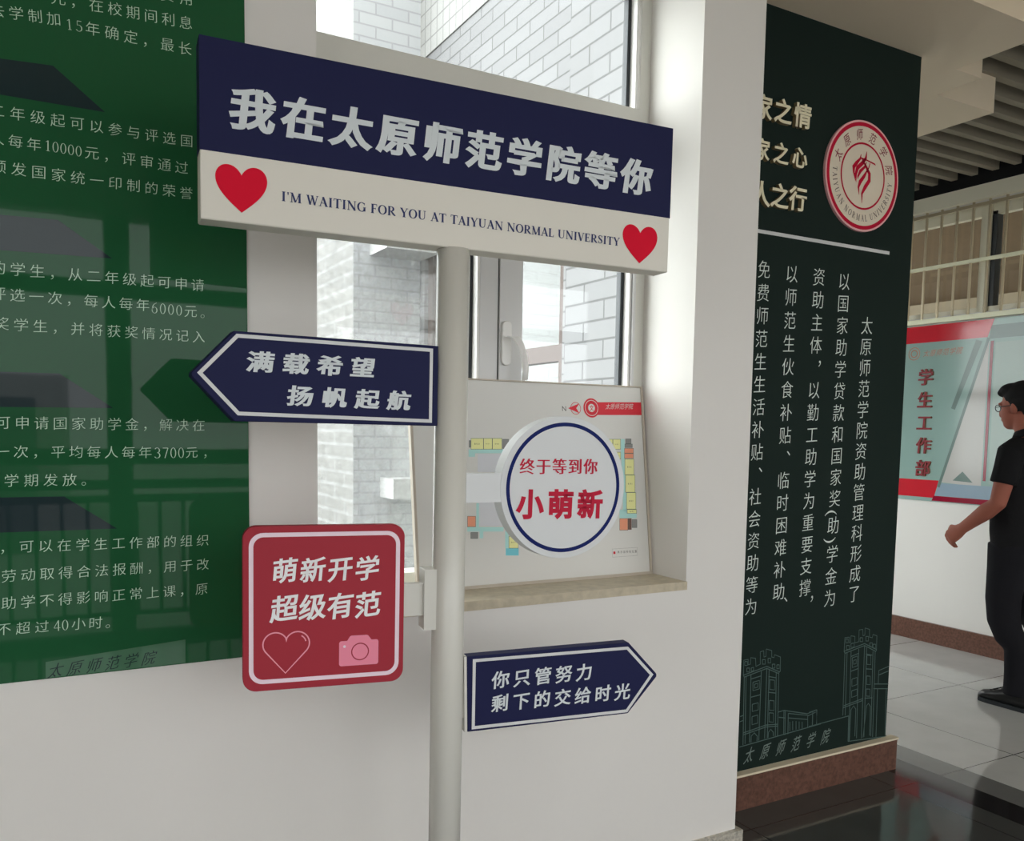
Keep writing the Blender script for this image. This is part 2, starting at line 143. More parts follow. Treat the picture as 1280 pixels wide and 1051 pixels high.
def glass(name, refl=0.9, dust=0.0):
    m = bpy.data.materials.new(name); m.use_nodes = True
    nt = m.node_tree; nt.nodes.remove(nt.nodes['Principled BSDF'])
    out = nt.nodes['Material Output']
    tr = nt.nodes.new('ShaderNodeBsdfTransparent'); tr.inputs[0].default_value = (0.96, 0.98, 0.97, 1)
    gl = nt.nodes.new('ShaderNodeBsdfGlossy'); gl.inputs['Roughness'].default_value = 0.0
    lw = nt.nodes.new('ShaderNodeLayerWeight'); lw.inputs['Blend'].default_value = 0.5
    pw = nt.nodes.new('ShaderNodeMath'); pw.operation = 'POWER'; pw.inputs[1].default_value = 5.0
    nt.links.new(lw.outputs['Facing'], pw.inputs[0])
    fr = nt.nodes.new('ShaderNodeMath'); fr.operation = 'MULTIPLY_ADD'; fr.inputs[1].default_value = 0.96; fr.inputs[2].default_value = 0.04
    nt.links.new(pw.outputs[0], fr.inputs[0])
    mx = nt.nodes.new('ShaderNodeMixShader')
    nt.links.new(fr.outputs[0], mx.inputs[0]); nt.links.new(tr.outputs[0], mx.inputs[1]); nt.links.new(gl.outputs[0], mx.inputs[2])
    last = mx
    if dust:
        df = nt.nodes.new('ShaderNodeBsdfDiffuse'); df.inputs[0].default_value = (0.75, 0.77, 0.76, 1)
        tc = nt.nodes.new('ShaderNodeTexCoord'); n = nt.nodes.new('ShaderNodeTexNoise')
        n.inputs['Scale'].default_value = 60; n.inputs['Detail'].default_value = 8
        nt.links.new(tc.outputs['Object'], n.inputs['Vector'])
        mr = nt.nodes.new('ShaderNodeMapRange')
        mr.inputs['From Min'].default_value = 0.35; mr.inputs['From Max'].default_value = 0.7
        mr.inputs['To Min'].default_value = dust * 0.3; mr.inputs['To Max'].default_value = dust * 1.6
        nt.links.new(n.outputs['Fac'], mr.inputs['Value'])
        m2 = nt.nodes.new('ShaderNodeMixShader')
        nt.links.new(mr.outputs[0], m2.inputs[0]); nt.links.new(mx.outputs[0], m2.inputs[1]); nt.links.new(df.outputs[0], m2.inputs[2])
        last = m2
    nt.links.new(last.outputs[0], out.inputs['Surface'])
    return m
def brick_mat(name, c1, c2, mortar, axis, bw, bh, mw=0.006, offset=0.5, bump=0.4):
    # axis 'X' : surface of constant X (pattern over Y,Z) ; 'Y' : over X,Z ; 'Z' : over X,Y
    m = bpy.data.materials.new(name); m.use_nodes = True
    nt = m.node_tree; b = nt.nodes['Principled BSDF']; b.inputs['Roughness'].default_value = 0.7
    tc = nt.nodes.new('ShaderNodeTexCoord'); sp = nt.nodes.new('ShaderNodeSeparateXYZ'); cb = nt.nodes.new('ShaderNodeCombineXYZ')
    nt.links.new(tc.outputs['Object'], sp.inputs[0])
    a, c = {'X': ('Y', 'Z'), 'Y': ('X', 'Z'), 'Z': ('X', 'Y')}[axis]
    nt.links.new(sp.outputs[a], cb.inputs['X']); nt.links.new(sp.outputs[c], cb.inputs['Y'])
    br = nt.nodes.new('ShaderNodeTexBrick'); br.offset = offset
    nt.links.new(cb.outputs[0], br.inputs['Vector'])
    br.inputs['Color1'].default_value = c1; br.inputs['Color2'].default_value = c2; br.inputs['Mortar'].default_value = mortar
    br.inputs['Scale'].default_value = 1.0; br.inputs['Mortar Size'].default_value = mw
    br.inputs['Brick Width'].default_value = bw; br.inputs['Row Height'].default_value = bh
    nt.links.new(br.outputs['Color'], b.inputs['Base Color'])
    if bump:
        bp = nt.nodes.new('ShaderNodeBump'); bp.invert = True; bp.inputs['Strength'].default_value = bump; bp.inputs['Distance'].default_value = 0.005
        nt.links.new(br.outputs['Fac'], bp.inputs['Height']); nt.links.new(bp.outputs['Normal'], b.inputs['Normal'])
    return m

M = {}
M['plaster'] = mat('plaster', (0.80, 0.775, 0.735, 1), 0.75, 0.2, bump=(9, 0.12), mottle=(1.6, 0.02))
M['plaster_warm'] = mat('plaster_warm', (0.84, 0.72, 0.55, 1), 0.8, 0.2)  # warm light from above is put into the ceiling and beam colour
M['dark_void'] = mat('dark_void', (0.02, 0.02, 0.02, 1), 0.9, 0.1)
M['slat'] = mat('slat', P(110, 104, 92), 0.7, 0.15)
M['sill'] = mat('sill', P(150, 141, 122), 0.4, 0.4, mottle=(40, 0.12))
M['terrazzo'] = mat('terrazzo', P(140, 136, 126), 0.3, 0.5, mottle=(90, 0.35))
M['granite'] = mat('granite', P(80, 56, 47), 0.3, 0.3, mottle=(70, 0.30))
M['grout'] = mat('grout', P(175, 165, 145), 0.8, 0.2)
M['pvc'] = mat('pvc', (0.70, 0.70, 0.69, 1), 0.35, 0.4)
M['pvc_warm'] = mat('pvc_warm', (0.72, 0.71, 0.65, 1), 0.4, 0.4)
M['rubber'] = mat('rubber', (0.03, 0.035, 0.04, 1), 0.5, 0.4)
M['handle'] = mat('handle', (0.82, 0.81, 0.78, 1), 0.3, 0.5)
M['glass'] = glass('glass')
M['glass_dusty'] = glass('glass_dusty', dust=0.16)
M['sign_white'] = mat('sign_white', (0.80, 0.765, 0.68, 1), 0.5, 0.2)
M['sign_side'] = mat('sign_side', (0.78, 0.77, 0.73, 1), 0.5, 0.4)
M['navy'] = mat('navy', P(24, 26, 54), 0.55, 0.1)
M['navy_text'] = mat('navy_text', P(30, 38, 76), 0.5, 0.3)
M['letter_white'] = mat('letter_white', (0.70, 0.745, 0.76, 1), 0.5, 0.3)
M['border_white'] = mat('border_white', (0.70, 0.705, 0.70, 1), 0.5, 0.3)
M['heart_red'] = mat('heart_red', P(172, 14, 38), 0.55, 0.08)
M['red'] = mat('red', P(128, 40, 49), 0.55, 0.1)
M['pink_border'] = mat('pink_border', P(212, 170, 178), 0.5, 0.3)
M['pink_line'] = mat('pink_line', P(222, 122, 134), 0.5, 0.3)
M['pink_cam'] = mat('pink_cam', P(196, 108, 126), 0.5, 0.3)
M['cream_letter'] = mat('cream_letter', P(218, 200, 196), 0.5, 0.3)
M['ring_blue'] = mat('ring_blue', P(16, 26, 74), 0.55, 0.1)
M['disc_white'] = mat('disc_white', (0.72, 0.735, 0.74, 1), 0.45, 0.4)
M['disc_red'] = mat('disc_red', P(150, 28, 48), 0.55, 0.1)
M['pole'] = mat('pole', (0.67, 0.655, 0.595, 1), 0.25, 0.5)
M['poster'] = mat('poster', P(25, 66, 40), 0.025, 0.16, bump=(2.2, 0.035))
M['poster_edge'] = mat('poster_edge', P(60, 90, 75), 0.2, 0.5)
M['banner'] = mat('banner', P(26, 38, 40), 0.03, 0.22)
M['poster_text'] = mat('poster_text', P(150, 172, 154), 0.3, 0.2)
M['poster_plinth'] = mat('poster_plinth', P(58, 88, 68), 0.05, 0.22)
M['mural'] = mat('mural', P(19, 29, 26), 0.6, 0.10)
M['mural_text'] = mat('mural_text', P(172, 180, 174), 0.6, 0.1)
M['mural_line'] = mat('mural_line', P(64, 80, 77), 0.6, 0.1)
M['mural_calli'] = mat('mural_calli', P(90, 102, 97), 0.6, 0.1)
M['raised'] = mat('raised', P(184, 177, 152), 0.4, 0.3)
M['raised_side'] = mat('raised_side', P(120, 105, 75), 0.35, 0.5, metal=0.3)
M['emblem_pale'] = mat('emblem_pale', P(178, 168, 152), 0.6, 0.1)
M['emblem_pink'] = mat('emblem_pink', P(190, 142, 142), 0.6, 0.1)
M['emblem_red'] = mat('emblem_red', P(148, 14, 40), 0.6, 0.1)
M['emblem_dark'] = mat('emblem_dark', P(70, 58, 54), 0.5, 0.3)
M['emblem_cjk'] = mat('emblem_cjk', P(104, 30, 44), 0.5, 0.3)
M['board'] = mat('board', (0.74, 0.735, 0.70, 1), 0.45, 0.3)
M['board_edge'] = mat('board_edge', P(150, 142, 130), 0.5, 0.3)
for k, c in dict(P=(168, 170, 174), C=(142, 178, 174), D=(92, 160, 170), Y=(206, 196, 130), G=(112, 112, 110), O=(204, 124, 98), K=(92, 70, 62)).items():
    M['room_' + k] = mat('plan_colour_' + k, P(*c), 0.5, 0.3)
M['plan_line'] = mat('plan_line', P(70, 84, 80), 0.5, 0.3)
M['banner_red'] = mat('banner_red', P(168, 34, 46), 0.5, 0.3)
M['text_dark'] = mat('text_dark', P(58, 56, 52), 0.5, 0.3)
M['far_base'] = mat('far_base', P(112, 134, 128), 0.10, 0.3)
M['far_white'] = mat('far_white', P(148, 146, 142), 0.10, 0.3)
M['far_red'] = mat('far_red', P(156, 30, 40), 0.09, 0.4)
M['far_maroon'] = mat('far_maroon', P(112, 14, 36), 0.1, 0.3)
M['far_blue'] = mat('far_blue', P(110, 126, 138), 0.1, 0.3)
M['far_grey'] = mat('far_grey', P(82, 98, 93), 0.1, 0.3)
M['far_letter'] = mat('far_letter', P(100, 16, 24), 0.4, 0.3)
M['far_gold'] = mat('far_gold', P(128, 84, 66), 0.35, 0.5, metal=0.3)
M['paper'] = mat('paper', P(205, 208, 210), 0.3, 0.4)
M['steel'] = mat('steel', P(150, 140, 118), 0.35, 0.5, metal=0.6)
M['steel_bright'] = mat('steel_bright', P(196, 186, 160), 0.4, 0.5)
M['frame_cream'] = mat('frame_cream', (0.82, 0.78, 0.62, 1), 0.4, 0.4)
M['beyond'] = mat('beyond', P(104, 92, 78), 0.8, 0.1)
M['beyond_pale'] = mat('beyond_pale', P(150, 142, 126), 0.8, 0.1)
M['skin'] = mat('skin', P(124, 74, 61), 0.6, 0.2)
M['hair'] = mat('hair', (0.012, 0.012, 0.013, 1), 0.75, 0.15)
M['shirt'] = mat('shirt', (0.012, 0.012, 0.013, 1), 0.85, 0.15, bump=(60, 0.15))
M['trousers'] = mat('trousers', (0.013, 0.013, 0.016, 1), 0.85, 0.15, bump=(25, 0.2))
M['shoe'] = mat('shoe', (0.014, 0.014, 0.014, 1), 0.4, 0.4)
M['glasses'] = mat('glasses', (0.02, 0.02, 0.02, 1), 0.3, 0.5)
M['ground'] = mat('ground', (0.32, 0.32, 0.31, 1), 0.9, 0.1, mottle=(0.6, 0.1))
M['brick_wing'] = brick_mat('brick_wing', (0.162, 0.163, 0.167, 1), (0.183, 0.184, 0.188, 1), (0.078, 0.078, 0.079, 1), 'X', 0.30, 0.082, 0.005)
M['tile_wing'] = brick_mat('tile_wing', (0.270, 0.270, 0.261, 1), (0.288, 0.288, 0.279, 1), (0.151, 0.151, 0.149, 1), 'X', 0.10, 0.10, 0.005, 0.0, 0.2)
M['brick_shade_face'] = brick_mat('brick_shade_face', (0.424, 0.435, 0.456, 1), (0.466, 0.477, 0.493, 1), (0.350, 0.350, 0.371, 1), 'Y', 0.24, 0.08, 0.006)  # shaded front of the far block, cool shade tint put into the brick colour
M['brick_lit_face'] = brick_mat('brick_lit_face', (0.160, 0.157, 0.148, 1), (0.177, 0.173, 0.164, 1), (0.231, 0.231, 0.226, 1), 'X', 0.45, 0.10, 0.012)  # same block's sky-lit side, separate brick tone set for the light on it
M['pink_frame'] = mat('pink_frame', (0.10, 0.078, 0.07, 1), 0.6, 0.2)
M['curtain'] = mat('curtain', (0.86, 0.85, 0.76, 1), 0.8, 0.2)
M['ext_white'] = mat('ext_white', (0.45, 0.45, 0.45, 1), 0.8, 0.2)
M['iron'] = mat('iron', (0.03, 0.032, 0.034, 1), 0.5, 0.4)

# floor: light polished tile in the corridor, darker tile in the hall, dark border stripe
def floor_mat():
    m = bpy.data.materials.new('floor_tile'); m.use_nodes = True
    nt = m.node_tree; b = nt.nodes['Principled BSDF']
    b.inputs['Roughness'].default_value = 0.075; b.inputs['Specular IOR Level'].default_value = 0.5
    tc = nt.nodes.new('ShaderNodeTexCoord'); sp = nt.nodes.new('ShaderNodeSeparateXYZ')
    nt.links.new(tc.outputs['Object'], sp.inputs[0])
    ramp = nt.nodes.new('ShaderNodeValToRGB'); ramp.color_ramp.interpolation = 'CONSTANT'
    mr = nt.nodes.new('ShaderNodeMapRange'); mr.inputs['From Min'].default_value = 0; mr.inputs['From Max'].default_value = 10
    nt.links.new(sp.outputs['X'], mr.inputs['Value']); nt.links.new(mr.outputs[0], ramp.inputs['Fac'])
    e = ramp.color_ramp.elements
    e[0].position = 0.0; e[0].color = (0.072, 0.073, 0.068, 1)
    e[1].position = 0.315; e[1].color = (0.022, 0.02, 0.02, 1)
    x = e.new(0.329); x.color = (0.18, 0.18, 0.17, 1)
    x = e.new(0.344); x.color = (0.60, 0.60, 0.575, 1)
    # joints
    def joint(sock, period, off, w):
        a = nt.nodes.new('ShaderNodeMath'); a.operation = 'SUBTRACT'; a.inputs[1].default_value = off
        nt.links.new(sp.outputs[sock], a.inputs[0])
        q = nt.nodes.new('ShaderNodeMath'); q.operation = 'PINGPONG'; q.inputs[1].default_value = period / 2
        nt.links.new(a.outputs[0], q.inputs[0])
        l = nt.nodes.new('ShaderNodeMath'); l.operation = 'LESS_THAN'; l.inputs[1].default_value = w
        nt.links.new(q.outputs[0], l.inputs[0]); return l
    j1 = joint('X', 0.8, 3.84, 0.0025); j2 = joint('Y', 0.8, 2.2, 0.0025)
    mxm = nt.nodes.new('ShaderNodeMath'); mxm.operation = 'MAXIMUM'
    nt.links.new(j1.outputs[0], mxm.inputs[0]); nt.links.new(j2.outputs[0], mxm.inputs[1])
    n = nt.nodes.new('ShaderNodeTexNoise'); n.inputs['Scale'].default_value = 5; n.inputs['Detail'].default_value = 8
    nt.links.new(tc.outputs['Object'], n.inputs['Vector'])
    mm = nt.nodes.new('ShaderNodeMapRange'); mm.inputs['To Min'].default_value = 0.85; mm.inputs['To Max'].default_value = 1.12
    nt.links.new(n.outputs['Fac'], mm.inputs['Value'])
    mul = nt.nodes.new('ShaderNodeMixRGB'); mul.blend_type = 'MULTIPLY'; mul.inputs[0].default_value = 1
    nt.links.new(ramp.outputs['Color'], mul.inputs[1]); nt.links.new(mm.outputs[0], mul.inputs[2])
    mix = nt.nodes.new('ShaderNodeMixRGB'); mix.inputs[2].default_value = (0.03, 0.029, 0.027, 1)
    nt.links.new(mxm.outputs[0], mix.inputs[0]); nt.links.new(mul.outputs[0], mix.inputs[1])
    nt.links.new(mix.outputs[0], b.inputs['Base Color'])
    bp = nt.nodes.new('ShaderNodeBump'); bp.inputs['Strength'].default_value = 0.02; bp.inputs['Distance'].default_value = 0.01
    n2 = nt.nodes.new('ShaderNodeTexNoise'); n2.inputs['Scale'].default_value = 3
    nt.links.new(tc.outputs['Object'], n2.inputs['Vector']); nt.links.new(n2.outputs['Fac'], bp.inputs['Height'])
    nt.links.new(bp.outputs['Normal'], b.inputs['Normal'])
    return m
M['floor'] = floor_mat()

# ---------------------------------------------------------------- object helpers
def root_of(o):
    while o.parent: o = o.parent
    return o
def obj(name, geo, m, parent=None, smooth=False, weld=False, origin=None):
    """geo = (verts in world metres, faces). One mesh object; a child's mesh is stored relative to its thing's base point."""
    v, f = geo
    base = Vector((0, 0, 0))
    if parent: base = root_of(parent).location.copy()
    elif origin is not None: base = Vector(origin)
    me = bpy.data.meshes.new(name)
    me.from_pydata([tuple(Vector(p) - base) for p in v], [], f)
    if weld:
        bm = bmesh.new(); bm.from_mesh(me); bmesh.ops.remove_doubles(bm, verts=bm.verts, dist=1e-5); bm.to_mesh(me); bm.free()
    for mm in (m if isinstance(m, (list, tuple)) else [m]): me.materials.append(mm)
    if smooth:
        for p in me.polygons: p.use_smooth = True
    me.update()
    o = bpy.data.objects.new(name, me); COL.objects.link(o)
    if parent: o.parent = parent
    elif origin is not None: o.location = base
    return o
def thing(name, loc, label, cat, group=None):
    o = bpy.data.objects.new(name, None); COL.objects.link(o); o.location = loc
    o.empty_display_size = 0.1
    o['label'] = label; o['category'] = cat
    if group: o['group'] = group
    return o
def struct(name, geo, m, parent=None, **k):
    o = obj(name, geo, m, parent, **k)
    if not parent: o['kind'] = 'structure'
    return o
def struct_root(name, loc=(0, 0, 0)):
    o = bpy.data.objects.new(name, None); COL.objects.link(o); o.location = loc; o['kind'] = 'structure'
    return o
def join(*geos):
    V, Fc = [], []
    for v, f in geos:
        n = len(V); V += list(v); Fc += [tuple(i + n for i in q) for q in f]
    return V, Fc
def box(x0, x1, y0, y1, z0, z1):
    v = [(x, y, z) for z in (z0, z1) for y in (y0, y1) for x in (x0, x1)]
    return v, [(0, 2, 3, 1), (4, 5, 7, 6), (0, 1, 5, 4), (2, 6, 7, 3), (0, 4, 6, 2), (1, 3, 7, 5)]
def bevel(o, w=0.004, seg=2):
    md = o.modifiers.new('bevel', 'BEVEL'); md.width = w; md.segments = seg; md.limit_method = 'ANGLE'
    return o
class Fr:
    """A flat face in the world: origin o, right r, up u, outward normal n (towards the viewer's side)."""
    def __init__(s, o, r, u): s.o = Vector(o); s.r = Vector(r); s.u = Vector(u); s.n = s.r.cross(s.u)
    def W(s, a, b, d=0.0): return s.o + s.r * a + s.u * b + s.n * d
    def local(s, w): w = Vector(w) - s.o; return w.dot(s.r), w.dot(s.u)
def prism(fr, pts, d0, d1):
    """Outline pts (counter-clockwise in the face) pulled from depth d0 to d1 along the face normal."""
    n = len(pts)
    area = sum(pts[i][0] * pts[(i + 1) % n][1] - pts[(i + 1) % n][0] * pts[i][1] for i in range(n))
    if area < 0: pts = pts[::-1]
    v = [fr.W(a, b, d1) for a, b in pts] + [fr.W(a, b, d0) for a, b in pts]
    f = [tuple(range(n)), tuple(range(2 * n - 1, n - 1, -1))]
    f += [(i, n + i, n + (i + 1) % n, (i + 1) % n) for i in range(n)]
    return v, f
def flat(fr, pts, d):
    n = len(pts)
    area = sum(pts[i][0] * pts[(i + 1) % n][1] - pts[(i + 1) % n][0] * pts[i][1] for i in range(n))
    if area < 0: pts = pts[::-1]
    return [fr.W(a, b, d) for a, b in pts], [tuple(range(n))]
def band(fr, outer, inner, d):
    n = len(outer)
    v = [fr.W(a, b, d) for a, b in outer] + [fr.W(a, b, d) for a, b in inner]
    return v, [(i, (i + 1) % n, n + (i + 1) % n, n + i) for i in range(n)]
def inset(pts, w):
    n = len(pts); out = []
    area = sum(pts[i][0] * pts[(i + 1) % n][1] - pts[(i + 1) % n][0] * pts[i][1] for i in range(n))
    s = 1 if area > 0 else -1
    for i in range(n):
        p0, p1, p2 = Vector(pts[i - 1]), Vector(pts[i]), Vector(pts[(i + 1) % n])
        e0 = (p1 - p0).normalized(); e1 = (p2 - p1).normalized()
        n0 = Vector((-e0.y, e0.x)) * s; n1 = Vector((-e1.y, e1.x)) * s
        mv = n0 + n1; L = mv.length
        if L < 1e-6: out.append(tuple(p1 + n0 * w)); continue
        mv /= L
        out.append(tuple(p1 + mv * (w / max(0.3, mv.dot(n0)))))
    return out
def rrect(x0, x1, y0, y1, r, seg=8):
    p = []
    for cx, cy, a0 in ((x1 - r, y1 - r, 0), (x0 + r, y1 - r, 90), (x0 + r, y0 + r, 180), (x1 - r, y0 + r, 270)):
        for i in range(seg + 1):
            a = math.radians(a0 + 90 * i / seg); p.append((cx + r * math.cos(a), cy + r * math.sin(a)))
    return p
def circ(cx, cy, rx, ry=None, seg=96):
    ry = ry or rx
    return [(cx + rx * math.cos(2 * math.pi * i / seg), cy + ry * math.sin(2 * math.pi * i / seg)) for i in range(seg)]
def ribbon2d(pts, closed=False):
    """Stroke of varying width in the plane: pts = (x, y, w)."""
    n = len(pts); L, R = [], []
    for i in range(n):
        p = Vector(pts[i][:2])
        a = Vector(pts[(i - 1) % n][:2]) if (closed or i) else None
        c = Vector(pts[(i + 1) % n][:2]) if (closed or i < n - 1) else None
        d = Vector((0, 0))
        if a is not None and (p - a).length > 1e-9: d += (p - a).normalized()
        if c is not None and (c - p).length > 1e-9: d += (c - p).normalized()
        if d.length < 1e-6: d = Vector((1, 0))
        d.normalize(); q = Vector((-d.y, d.x)) * (pts[i][2] / 2)
        L.append(tuple(p + q)); R.append(tuple(p - q))
    v = L + R; m = n if closed else n - 1
    return v, [(i, n + i, n + (i + 1) % n, (i + 1) % n) for i in range(m)]
def place2d(fr, geo2, d):
    v, f = geo2
    return [fr.W(a, b, d) for a, b in v], f
def tube(p0, p1, r0, r1=None, seg=24, caps=True):
    p0, p1 = Vector(p0), Vector(p1); r1 = r1 or r0
    d = (p1 - p0).normalized(); h = Vector((0, 0, 1)) if abs(d.z) < 0.9 else Vector((0, 1, 0))
    a = d.cross(h).normalized(); b = d.cross(a)
    v = []
    for p, r in ((p0, r0), (p1, r1)):
        v += [p + a * (r * math.cos(2 * math.pi * i / seg)) + b * (r * math.sin(2 * math.pi * i / seg)) for i in range(seg)]
    f = [(i, seg + i, seg + (i + 1) % seg, (i + 1) % seg) for i in range(seg)]
    if caps: f += [tuple(range(seg)), tuple(range(2 * seg - 1, seg - 1, -1))]
    return v, f

# ---------------------------------------------------------------- lettering
_gl = {}
def glyph(ch):
    """Outline mesh of a character from Blender's own font, welded, with oriented boundary edges."""
    if ch in _gl: return _gl[ch]
    cu = bpy.data.curves.new('glyph', 'FONT'); cu.body = ch; cu.size = 1.0; cu.resolution_u = 4
    o = bpy.data.objects.new('glyph', cu); COL.objects.link(o)
    bpy.context.view_layer.update()
    me = bpy.data.meshes.new_from_object(o.evaluated_get(bpy.context.evaluated_depsgraph_get()))
    bpy.data.objects.remove(o); bpy.data.curves.remove(cu)
    bm = bmesh.new(); bm.from_mesh(me); bpy.data.meshes.remove(me)
    bmesh.ops.remove_doubles(bm, verts=bm.verts, dist=1e-4)
    bm.verts.ensure_lookup_table(); bm.verts.index_update()
    for fc in list(bm.faces):
        if fc.calc_area() < 1e-9: bm.faces.remove(fc)
    V = [(v.co.x, v.co.y) for v in bm.verts]
    Fc, B = [], []
    for fc in bm.faces:
        idx = [l.vert.index for l in fc.loops]
        A = sum(V[idx[i]][0] * V[idx[(i + 1) % len(idx)]][1] - V[idx[(i + 1) % len(idx)]][0] * V[idx[i]][1] for i in range(len(idx)))
        if A < 0: idx = idx[::-1]
        Fc.append(tuple(idx))
        for i in range(len(idx)):
            e = bm.edges.get((bm.verts[idx[i]], bm.verts[idx[(i + 1) % len(idx)]]))
            if e and len(e.link_faces) == 1: B.append((idx[i], idx[(i + 1) % len(idx)]))
    bm.free()
    if ord(ch) < 128 and V:
        xs = [p[0] for p in V]; ys = [p[1] for p in V]
        cx, cy = (min(xs) + max(xs)) / 2, 0.36
    else: cx, cy = 0.5, 0.38
    _gl[ch] = ([(x - cx, y - cy) for x, y in V], Fc, B)
    return _gl[ch]
def fat(ch, bx=0.0, by=0.0):
    """Glyph with its outline pushed outwards by (bx, by) em (inwards when negative)."""
    V, Fc, B = glyph(ch)
    lim = 0.45 if (by < bx and bx > .035) else 0.66
    if abs(bx) < 1e-6 and abs(by) < 1e-6: return V, Fc, list(B)
    nrm = [Vector((0, 0)) for _ in V]; cnt = [0] * len(V); ns = [[] for _ in V]
    for i, j in B:
        e = Vector(V[j]) - Vector(V[i])
        if e.length < 1e-9: continue
        e.normalize(); q = Vector((e.y, -e.x))
        for k in (i, j): ns[k].append(q)
    off = []
    for k in range(len(V)):
        if not ns[k]: off.append(Vector((0, 0))); continue
        s = Vector((0, 0))
        for q in ns[k]: s += q
        if s.length < 1e-6: off.append(Vector((0, 0))); continue
        s.normalize(); c = max(lim, min(q.dot(s) for q in ns[k]))
        off.append(s / c)
    P2 = [(V[k][0] + off[k].x * bx, V[k][1] + off[k].y * by) for k in range(len(V))]
    if bx < 0 or by < 0: return P2, Fc, list(B)
    n = len(V)
    # keep the fill, add an outer fringe
    return list(V) + P2, list(Fc) + [(j, i, n + i, n + j) for i, j in B], [(n + i, n + j) for i, j in B]
def xf(V, size, sx=1.0, shear=0.0, rise=0.0, rot=0.0, at=(0, 0)):
    out = []; c, s = math.cos(rot), math.sin(rot)
    for x, y in V:
        x2 = x * sx + shear * y; y2 = y + rise * x
        out.append((at[0] + size * (c * x2 - s * y2), at[1] + size * (s * x2 + c * y2)))
    return out
def text_line(fr, T, d, bold=(0, 0), shear=0.0, rise=0.0, sx=1.0, k=1.09, vert=False):
    """T = (string, centre of first character, centre of last character, ink height)."""
    s, a, b, h = T; n = len(s); geos = []
    ang = math.atan2(b[1] - a[1], b[0] - a[0]) if (n > 1 and abs(b[0] - a[0]) > abs(b[1] - a[1])) else 0.0
    for i, ch in enumerate(s):
        if ch == ' ': continue
        t = i / (n - 1) if n > 1 else 0
        V, Fc, _ = fat(ch, *bold)
        if vert and ch in '，、': V = [(x + .62, y + .52) for x, y in V]
        if vert and ch in '()': V = [(y * .8, -x * .9) for x, y in V]
        size = h * k if ord(ch) >= 128 else h * 1.38
        geos.append(place2d(fr, (xf(V, size, sx, shear, rise, ang, (a[0] + (b[0] - a[0]) * t, a[1] + (b[1] - a[1]) * t)), Fc), d))
    return join(*geos)
def raised_char(fr, ch, at, size, d0, d1, bold=(0, 0), sx=1.0, shear=0.0):
    V, Fc, B = fat(ch, *bold)
    V = xf(V, size, sx, shear, 0, 0, at)
    top = [fr.W(a, b, d1) for a, b in V]; bot = [fr.W(a, b, d0) for a, b in V]
    n = len(V)
    return (top + bot, list(Fc) + [(j, i, n + i, n + j) for i, j in B]), len(Fc)
